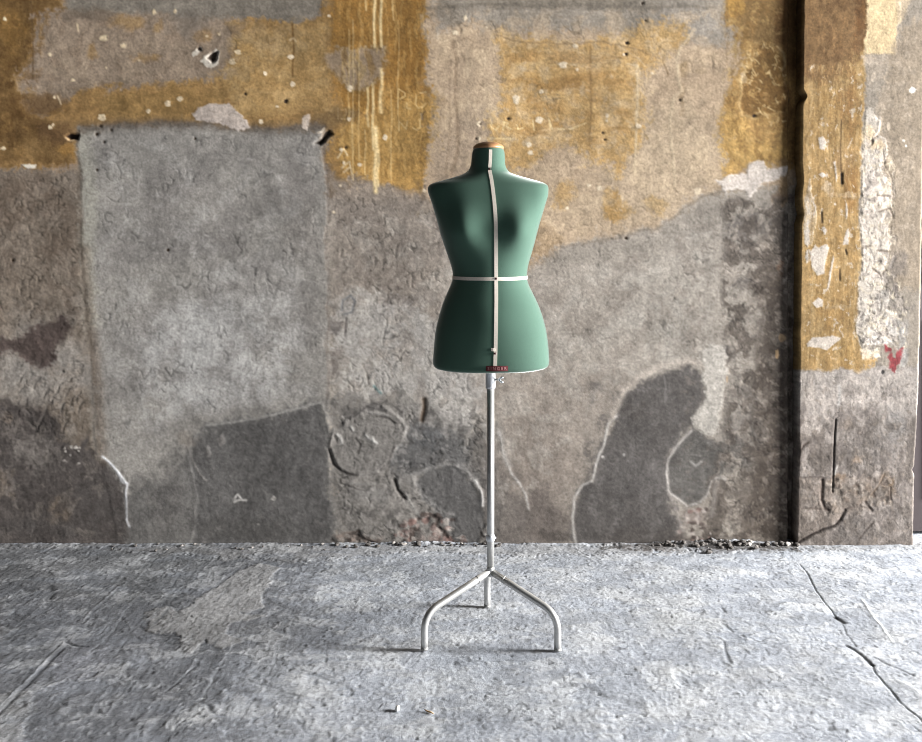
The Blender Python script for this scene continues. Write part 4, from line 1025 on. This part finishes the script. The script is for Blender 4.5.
# rows: photo row, left edge, right edge, front depth, back depth, squareness
ROWS = [(149.0, 473.6, 503.4, .050, .050, 2.0), (152.0, 472.4, 504.4, .052, .052, 2.0), (158.0, 471.6, 504.9, .052, .053, 2.0), (164.0, 471.0, 505.2, .053, .056, 2.0),
        (169.0, 469.4, 506.8, .056, .060, 2.0), (172.5, 466.0, 510.2, .060, .065, 2.0), (175.5, 460.0, 517.5, .064, .071, 2.1), (178.5, 450.5, 528.0, .069, .077, 2.15), (181.5, 440.0, 538.8, .073, .083, 2.25),
        (184.0, 432.0, 545.4, .077, .087, 2.4), (186.5, 428.8, 547.8, .080, .090, 2.5), (190.0, 427.8, 548.2, .084, .094, 2.5), (196.0, 429.4, 547.6, .090, .099, 2.5), (204.0, 432.2, 545.2, .097, .103, 2.45), (214.0, 435.2, 542.2, .106, .105, 2.4),
        (224.0, 438.0, 539.2, .112, .105, 2.35), (234.0, 440.6, 536.6, .114, .102, 2.3), (244.0, 443.8, 534.2, .110, .097, 2.2), (254.0, 447.2, 531.4, .103, .091, 2.15), (264.0, 450.6, 528.6, .096, .086, 2.1),
        (272.0, 452.6, 527.2, .091, .083, 2.1), (278.0, 452.8, 527.0, .090, .083, 2.1), (285.0, 450.6, 528.8, .092, .087, 2.1), (294.0, 446.6, 533.2, .098, .096, 2.15), (304.0, 442.6, 538.0, .105, .107, 2.2),
        (316.0, 439.0, 542.4, .112, .118, 2.2), (330.0, 435.8, 546.0, .117, .124, 2.25), (344.0, 434.2, 548.0, .119, .123, 2.25), (356.0, 433.3, 548.9, .118, .118, 2.3), (361.5, 433.1, 549.0, .117, .115, 2.3),
        (364.8, 433.8, 548.2, .1155, .113, 2.3), (367.0, 436.5, 545.5, .112, .109, 2.3), (368.2, 442.0, 540.0, .106, .103, 2.3)]
RA = np.array(ROWS)


def row_at(py):
    """Catmull-Rom through the section table."""
    ys = RA[:, 0]
    i = int(np.clip(np.searchsorted(ys, py) - 1, 0, len(ys) - 2))
    t = (py - ys[i]) / (ys[i + 1] - ys[i]); t = min(max(t, 0), 1)
    p0 = RA[max(i - 1, 0)]; p1 = RA[i]; p2 = RA[i + 1]; p3 = RA[min(i + 2, len(ys) - 1)]
    h = ys[i + 1] - ys[i]
    m1 = (p2 - p0) / max(p2[0] - p0[0], 1e-6) * h; m2 = (p3 - p1) / max(p3[0] - p1[0], 1e-6) * h
    return (2 * t ** 3 - 3 * t ** 2 + 1) * p1 + (t ** 3 - 2 * t ** 2 + t) * m1 + (-2 * t ** 3 + 3 * t ** 2) * p2 + (t ** 3 - t ** 2) * m2


def surf(py, a, off=0.0):
    """Point on the torso; a = 0 at centre front, positive towards the photo's right."""
    r = row_at(py)
    cxr = (fx(r[1]) + fx(r[2])) / 2; hw = (fx(r[2]) - fx(r[1])) / 2
    n = 2.0 + (r[5] - 2.0) * (1.9 + 1.4 * math.exp(-((py - 208) / 34.0) ** 2))
    s, c = math.sin(a), math.cos(a)
    ex = 2.0 / n
    x = hw * math.copysign(abs(s) ** ex, s)
    d = (r[3] if c > 0 else r[4]) * 1.10
    y = -d * math.copysign(abs(c) ** ex, c)
    if c > 0:                                       # bust, belly, hollow over the armholes
        for sx in (-1, 1):
            y -= .022 * math.exp(-((x - sx * .096) / .050) ** 2 - ((py - 231) / 20.0) ** 2) * c ** .5
        y += .003 * math.exp(-(x / .036) ** 2 - ((py - 231) / 18.0) ** 2)
        for sx in (-1, 1):
            y += .003 * math.exp(-((x - sx * .128) / .036) ** 2 - ((py - 208) / 22.0) ** 2) * c ** .5
        y -= .006 * math.exp(-(x / .07) ** 2 - ((py - 318) / 24.0) ** 2)
    else:                                           # seat and shoulder blades
        for sx in (-1, 1):
            y += .010 * math.exp(-((x - sx * .065) / .05) ** 2 - ((py - 330) / 22.0) ** 2) * (-c) ** .5
            y += .008 * math.exp(-((x - sx * .085) / .05) ** 2 - ((py - 212) / 18.0) ** 2) * (-c) ** .5
    if off:
        nl = Vector((math.sin(a) / max(hw, .01), -math.cos(a) / d, 0)).normalized()
        x += nl.x * off; y += nl.y * off
    # turn the form a little towards the right, keeping the outline from the photo
    k = math.sin(YAW)
    xr = x + (-y) * k * (1 - min(1, abs(x) / max(hw, 1e-4)) ** 2)
    yr = y + x * k
    return Vector((cxr + xr, yr, fz(py)))


NA = 128
pys = []
for i in range(len(ROWS) - 1):
    a, b = ROWS[i][0], ROWS[i + 1][0]
    m = max(2, int((b - a) / 1.3))
    pys += [a + (b - a) * k / m for k in range(m)]
pys.append(ROWS[-1][0])
V, Fc = [], []
for py in pys:
    for k in range(NA): V.append(surf(py, 2 * math.pi * k / NA))
nr = len(pys)
for i in range(nr - 1):
    for k in range(NA):
        k2 = (k + 1) % NA
        Fc.append((i * NA + k, i * NA + k2, (i + 1) * NA + k2, (i + 1) * NA + k))
for end in (0, nr - 1):                               # closed neck top and underside
    c = sum((V[end * NA + k] for k in range(NA)), Vector()) / NA
    inner = []
    base = len(V)
    for k in range(NA): V.append(V[end * NA + k].lerp(c, .5) + Vector((0, 0, .002 if end else 0)))
    for k in range(NA):
        k2 = (k + 1) % NA
        Fc.append((end * NA + k, end * NA + k2, base + k2, base + k))
    V.append(c + Vector((0, 0, .003 if end else 0)))
    for k in range(NA): Fc.append((base + k, base + (k + 1) % NA, len(V) - 1))
torso = mesh_obj('torso', V, Fc, M_green, form)

# turned wooden neck cap
V, Fc = [], []
prof = [(1.0, 149.2), (1.035, 148.4), (1.03, 147.2), (.97, 145.9), (.86, 144.6), (.66, 143.2), (.42, 142.3), (.18, 141.9)]
c0 = sum((surf(149.0, 2 * math.pi * k / 64) for k in range(64)), Vector()) / 64
for s, py in prof:
    for k in range(64):
        p = surf(149.0, 2 * math.pi * k / 64)
        q = c0 + (p - c0) * s
        V.append(Vector((q.x, q.y, fz(py))))
for i in range(len(prof) - 1):
    for k in range(64):
        k2 = (k + 1) % 64
        Fc.append((i * 64 + k, i * 64 + k2, (i + 1) * 64 + k2, (i + 1) * 64 + k))
Fc.append(tuple((len(prof) - 1) * 64 + k for k in range(64))); Fc.append(tuple(range(64))[::-1])
cap = mesh_obj('neck_cap', V, Fc, M_wood, form)
cap['label'] = 'varnished wooden neck cap'


def ribbon(name, pts, mat, parent, width_dir=None, w=.0115, th=.0012):
    """Flat tape following pts = (point, outward normal, sideways)."""
    V, Fc = [], []
    for p, n, s in pts:
        for q in (p - s * w / 2 + n * .0004, p - s * w / 2 + n * th, p + s * w / 2 + n * th, p + s * w / 2 + n * .0004): V.append(q)
    m = len(pts)
    for i in range(m - 1):
        for k in range(4):
            k2 = (k + 1) % 4
            Fc.append((i * 4 + k, i * 4 + k2, (i + 1) * 4 + k2, (i + 1) * 4 + k))
    Fc.append((0, 3, 2, 1)); Fc.append(tuple((m - 1) * 4 + k for k in range(4)))
    return mesh_obj(name, V, Fc, mat, parent, False)


def frame_at(py, a):
    p = surf(py, a)
    da = surf(py, a + .02) - surf(py, a - .02)
    dz = surf(min(py + .6, 368), a) - surf(max(py - .6, 149), a)
    n = da.cross(-dz).normalized()
    if n.y > 0 and abs(a) < 1.2: n = -n
    return p, n, da.normalized(), (-dz).normalized()


def find_a(py, px):
    lo, hi = -.9, .9
    for _ in range(40):
        m = (lo + hi) / 2
        q = surf(py, m)
        if (q.x * F / (YD + q.y) + ((AX) * F / (YD + q.y))) + CX < px: lo = m
        else: hi = m
    return (lo + hi) / 2


def px_of_front(py):
    return np.interp(py, [149, 160, 167.5, 169, 172, 180, 190, 200, 214, 226, 250, 279, 300, 330, 350, 366], [490.6, 490.4, 489.8, 489.6, 490.0, 491.6, 493.0, 494.2, 495.4, 495.9, 496.1, 496.2, 496.3, 496.0, 495.6, 495.2])


def persp_row(py, a):
    """section row whose surface point shows at photo row py"""
    q = surf(py, a)
    k = F / (YD + q.y)
    want = H - (py - HY) / k
    return float(np.clip(HY + (H - want) * KF, 149.2, 368))


def v_tape(name, y0, y1, w):
    pts = []
    m = max(4, int((y1 - y0) / 2))
    for i in range(m + 1):
        py = y0 + (y1 - y0) * i / m
        rr = persp_row(py, 0.0)
        a = find_a(rr, float(px_of_front(py)))
        p, n, s, z = frame_at(rr, a)
        pts.append((p, n, s))
    return ribbon(name, pts, M_tape, torso, w=w)


v_tape('neck_tape', 149.6, 167.6, .0100)['label'] = 'short cream tape up the neck'
v_tape('centre_front_tape', 170.4, 365.8, .0110)['label'] = 'long cream tape down the centre front'
pts = []
for k in range(NA + 1):
    a = 2 * math.pi * k / NA
    rr = 277.2 + .5 * math.cos(a)
    p = surf(rr, a)
    da = (surf(rr, a + .02) - surf(rr, a - .02)).normalized()
    n = Vector((da.y, -da.x, 0)).normalized()
    if n.dot(Vector((p.x, p.y, 0))) < 0: n = -n
    pts.append((p + n * .0006, n, Vector((0, 0, 1))))
ribbon('waist_tape', pts, M_tape, torso, w=.0105)['label'] = 'cream tape around the waist'
# folded tape end near the hem
a = find_a(persp_row(349.5, 0), 493.4)
p, n, s, z = frame_at(persp_row(349.5, 0), a)
ribbon('tape_end', [(p - s * .0065 + n * .001, n, z), (p + n * .0016, n, z), (p + s * .0065 + n * .001, n, z)], M_tape, torso, w=.0095)


def pin(py, px, r=.0042):
    rr = persp_row(py, 0); a = find_a(rr, px)
    p, n, s, z = frame_at(rr, a)
    bm = bmesh.new()
    bmesh.ops.create_uvsphere(bm, u_segments=14, v_segments=8, radius=r)
    for v in bm.verts: v.co = p + n * .0022 + s * v.co.x + z * v.co.y + n * (v.co.z * .6)
    me = bpy.data.meshes.new('pin'); bm.to_mesh(me); bm.free()
    me.polygons.foreach_set('use_smooth', [True] * len(me.polygons)); me.materials.append(M_pin)
    o = link(bpy.data.objects.new('pin', me), torso)
    return o


pin(169.2, 489.4, .0036); pin(278.6, 496.0, .0036); pin(353.4, 495.0, .0036)

# red woven label at the hem, reading SINGER
lp, ln, ls, lz = frame_at(persp_row(368.0, 0), find_a(persp_row(366, 0), 497.0))
LWD, LHT = 22.0 / (F / (YD - .118)), 5.2 / (F / (YD - .118))
ln = Vector((ln.x, ln.y, 0)).normalized(); ls = Vector((-ln.y, ln.x, 0)).normalized()
if ls.x < 0: ls = -ls
lc = lp + ln * .0045
V, Fc = [], []
for i in range(9):
    t = i / 8 - .5
    for (hz, dn) in ((-.5, 0), (.5, 0), (.5, .0022), (-.5, .0022)):
        V.append(lc + ls * (t * LWD) + Vector((0, 0, hz * LHT)) + ln * (dn - .010 * (t * 2) ** 2 * .35))
for i in range(8):
    for k in range(4):
        k2 = (k + 1) % 4
        Fc.append((i * 4 + k, i * 4 + k2, i * 4 + 4 + k2, i * 4 + 4 + k))
Fc.append((0, 1, 2, 3)); Fc.append((32, 33, 34, 35))
badge = mesh_obj('name_label', V, Fc, M_red, torso, False)
badge['label'] = 'small dark red woven label at the hem'
cu = bpy.data.curves.new('lettering', 'FONT'); cu.body = 'SINGER'; cu.size = LHT * .80; cu.align_x = 'CENTER'; cu.align_y = 'CENTER'
cu.extrude = .0004; cu.space_character = 1.5
tmp = bpy.data.objects.new('lettering', cu); COL.objects.link(tmp)
bpy.context.view_layer.update()
me = bpy.data.meshes.new_from_object(tmp.evaluated_get(bpy.context.evaluated_depsgraph_get()))
COL.objects.unlink(tmp); bpy.data.objects.remove(tmp)
for v in me.vertices:
    t = v.co.x / LWD
    q = lc + ls * v.co.x + Vector((0, 0, v.co.y)) + ln * (.0026 + v.co.z - .010 * (t * 2) ** 2 * .35)
    v.co = q
me.materials.clear(); me.materials.append(M_letter)
lettering = bpy.data.objects.new('lettering', me); link(lettering, badge)

# ---- stand
HUB = .199
tube('pole', [(0, 0, HUB - .004), (0, 0, .40), (0, 0, fz(370.5) + .01)], [.0113, .0115, .0118], M_steel, form, 32)
lathe_z('collar', [(.0128, fz(388.5)), (.0152, fz(388.0)), (.0156, fz(386)), (.0156, fz(373)), (.0160, fz(372.6)), (.0160, fz(369.6))], M_zinc, form)
lathe_z('height_ring', [(.0118, fz(541.0)), (.0138, fz(540.2)), (.0142, fz(537.6)), (.0138, fz(535.2)), (.0120, fz(534.4))], M_zinc, form)
ro = tube('ring_screw', [(.010, -.003, fz(537.4)), (.0165, -.005, fz(537.4)), (.0172, -.0052, fz(537.4))], [.0036, .0036, .002], M_zinc, form, 12)
# wing screw on the collar
sz = fz(379.2)
screw = tube('wing_screw', [(.010, -.004, sz), (.027, -.011, sz)], .0032, M_steel, form, 12)
for sx in (1, -1):
    bx = Vector((.0255, -.0104, sz))
    d = Vector((.92, -.38, 0)); u = Vector((0, 0, 1))
    pa = [bx, bx + d * .005 + u * sx * .004, bx + d * .011 + u * sx * .0075, bx + d * .015 + u * sx * .0068]
    tube('wing', pa, [.0028, .0034, .0038, .0022], M_zinc, screw, 10)


def leg(theta):
    R_, rb = .2315, .052
    d = Vector((math.sin(theta), math.cos(theta), 0))
    P0 = Vector((0, 0, HUB)); Pk = d * R_ + Vector((0, 0, .108)); Pf_ = d * R_
    a = (P0 - Pk).normalized(); b = (Pf_ - Pk).normalized()
    ang = a.angle(b); tl = rb
    s0 = Pk + a * tl; s1 = Pk + b * tl
    path = [P0 + (Pk - P0).normalized() * .004]
    path += [P0.lerp(s0, .5)]
    for i in range(13):
        t = i / 12
        path.append(s0 * (1 - t) ** 2 + Pk * 2 * t * (1 - t) + s1 * t ** 2)
    path += [s1.lerp(Pf_, .5), Pf_]
    o = tube('leg', path, .0106, M_steel, form, 24)
    e = P0.lerp(Pk, .20); t = (Pk - P0).normalized()
    tube('seam', [e - t * .0022, e - t * .001, e + t * .001, e + t * .0022], [.0108, .0114, .0114, .0108], M_joint, o, 24)
    V, Fc = tube_data([Pf_ + Vector((0, 0, .0002)), Pf_ + Vector((0, 0, .003)), Pf_ + Vector((0, 0, .008))], [.0111, .0114, .0111], 24)
    f = mesh_obj('foot_cap', V, Fc, M_joint, o); flat_caps(f)
    return o


TW = math.radians(1.0)
for th in (math.pi - math.radians(60) + TW, math.pi + math.radians(60) + TW, 0 - TW):
    leg(th)
lathe_z('hub', [(.0095, HUB - .016), (.0116, HUB - .012), (.0122, HUB), (.0122, HUB + .010), (.0115, HUB + .014)], M_steel, form)

# ------------------------------------------------------------------ loose bits on the floor
def lump(name, c, r, mat, seed, flat=.65, sub=2, spike=.28):
    bm = bmesh.new(); bmesh.ops.create_icosphere(bm, subdivisions=sub, radius=1)
    rnd = random.Random(seed)
    ax = [(Vector((rnd.gauss(0, 1), rnd.gauss(0, 1), rnd.gauss(0, 1))).normalized(), rnd.uniform(.55, .95)) for _ in range(7)]
    for v in bm.verts:
        n = v.co.normalized(); k = 1.0
        for a, t in ax:
            dd = n.dot(a)
            if dd > t: k = min(k, t / dd)
        v.co = n * k * (1 + spike * .25 * rnd.uniform(-1, 1))
        v.co = Vector((v.co.x * 1.15, v.co.y * .9, v.co.z * flat))
    R3 = Matrix.Rotation(rnd.uniform(0, 6.28), 3, 'Z')
    zmin = min(v.co.z for v in bm.verts)
    for v in bm.verts: v.co = (R3 @ (v.co - Vector((0, 0, zmin)))) * r
    me = bpy.data.meshes.new(name); bm.to_mesh(me); bm.free(); me.materials.append(mat)
    o = link(bpy.data.objects.new(name, me)); o.location = c
    return o


# floor height lookup
def floor_z(x, y):
    i = int(np.clip(np.searchsorted(G.u, x * UF), 1, len(G.u) - 1)); j = int(np.clip(np.searchsorted(G.v, y * UF), 1, len(G.v) - 1))
    return float(G.h[j, i]) / 1000 - .003


x, y = on_floor(397.5, 709.5)
o = lump('pebble', (x, y, floor_z(x, y)), .0078, M_white, 3, .95, 3, .1)
for p in o.data.polygons: p.use_smooth = True
tag(o, 'small white pebble lying on the floor in front of the stand', 'pebble')
x, y = on_floor(429, 711.5)
z = floor_z(x, y) + .0022
o = tube('straw', [(-.012, .009, .002), (-.004, .002, .0005), (.004, -.003, .001), (.012, -.010, .0002)], [.0012, .0020, .0022, .0010], M_straw, None, 8)
o.location = (x, y, z)
tag(o, 'tiny yellow bit of straw on the floor right of the white pebble', 'straw')

groups = (
    ('plaster_crumb', 'small crumb of fallen plaster at the foot of the wall beside the pilaster', 'plaster crumbs beside the pilaster', 90, lambda r: (min(797, max(640, r.gauss(735, 42))), 544.2 + abs(r.gauss(0, 2.6))), (.004, .013)),
    ('plaster_crumb', 'small crumb of broken plaster at the wall foot behind the stand', 'plaster crumbs behind the stand', 40, lambda r: (r.uniform(335, 500), 544.2 + abs(r.gauss(0, 2))), (.005, .011)),
    ('plaster_crumb', 'small crumb of plaster along the wall foot under the grey cement patch', 'plaster crumbs under the cement patch', 24, lambda r: (r.uniform(100, 325), r.gauss(546.5, 2.0)), (.004, .008)),
)
rnd = random.Random(11)
for gi, (nm, lab, grp, n, pos, (r0, r1)) in enumerate(groups):
    protos = []
    for i in range(n):
        px, py = pos(rnd)
        r = rnd.uniform(r0, r1)
        X, Y = on_floor(px, max(py, 544.2))
        Y = min(Y, YW - r * 1.1 - .004)
        z = floor_z(X, Y) - .001
        if len(protos) < 8:
            o = lump(nm, (X, Y, z), 1.0, M_crumb if rnd.random() < .35 else M_crumb_dark, 100 + gi * 20 + i, .6, 2)
            protos.append(o)
        else:
            o = protos[i % 8].copy(); COL.objects.link(o); o.location = (X, Y, z)
        o.scale = (r, r, r); o.rotation_euler.z = rnd.uniform(0, 6.28)
        tag(o, lab, 'crumb', grp)

# ------------------------------------------------------------------ light and camera
def area(name, loc, target, sx, sy, power, col=(1, 1, 1)):
    l = bpy.data.lights.new(name, 'AREA'); l.shape = 'RECTANGLE'; l.size = sx; l.size_y = sy; l.energy = power; l.color = col
    o = bpy.data.objects.new(name, l); COL.objects.link(o); o.location = loc
    o.rotation_euler = (Vector(target) - Vector(loc)).to_track_quat('-Z', 'Y').to_euler()
    return o


area('daylight_right_opening', (6.8, 2.55, 1.7), (0, 2.8, 1.0), 1.5, 2.8, 2900, (1.0, .985, .96))
area('front_right_fill', (3.3, -2.6, 2.0), (0.1, 3.3, 1.0), 2.2, 2.2, 62, (.95, .975, 1.0))  # unseen fill lamp, added to lift the front of the form

wd = bpy.data.worlds.new('World'); sc.world = wd; wd.use_nodes = True
bg = wd.node_tree.nodes['Background']
bg.inputs['Color'].default_value = (.92, .96, 1.0, 1); bg.inputs['Strength'].default_value = .018

cam_d = bpy.data.cameras.new('camera'); cam = bpy.data.objects.new('camera', cam_d); COL.objects.link(cam)
cam.location = (0, 0, H); cam.rotation_euler = (math.radians(90), 0, 0)
cam_d.sensor_fit = 'HORIZONTAL'; cam_d.sensor_width = 36.0
cam_d.lens = 36.0 * F / 922.0
cam_d.shift_y = -(371.0 - HY) / 922.0
cam_d.clip_start = .05; cam_d.clip_end = 60
sc.camera = cam

sc.cycles.filter_width = 1.0
sc.view_settings.view_transform = 'Standard'; sc.view_settings.look = 'None'
sc.view_settings.exposure = 0.0; sc.view_settings.gamma = 1.0
sc.view_settings.use_curve_mapping = False
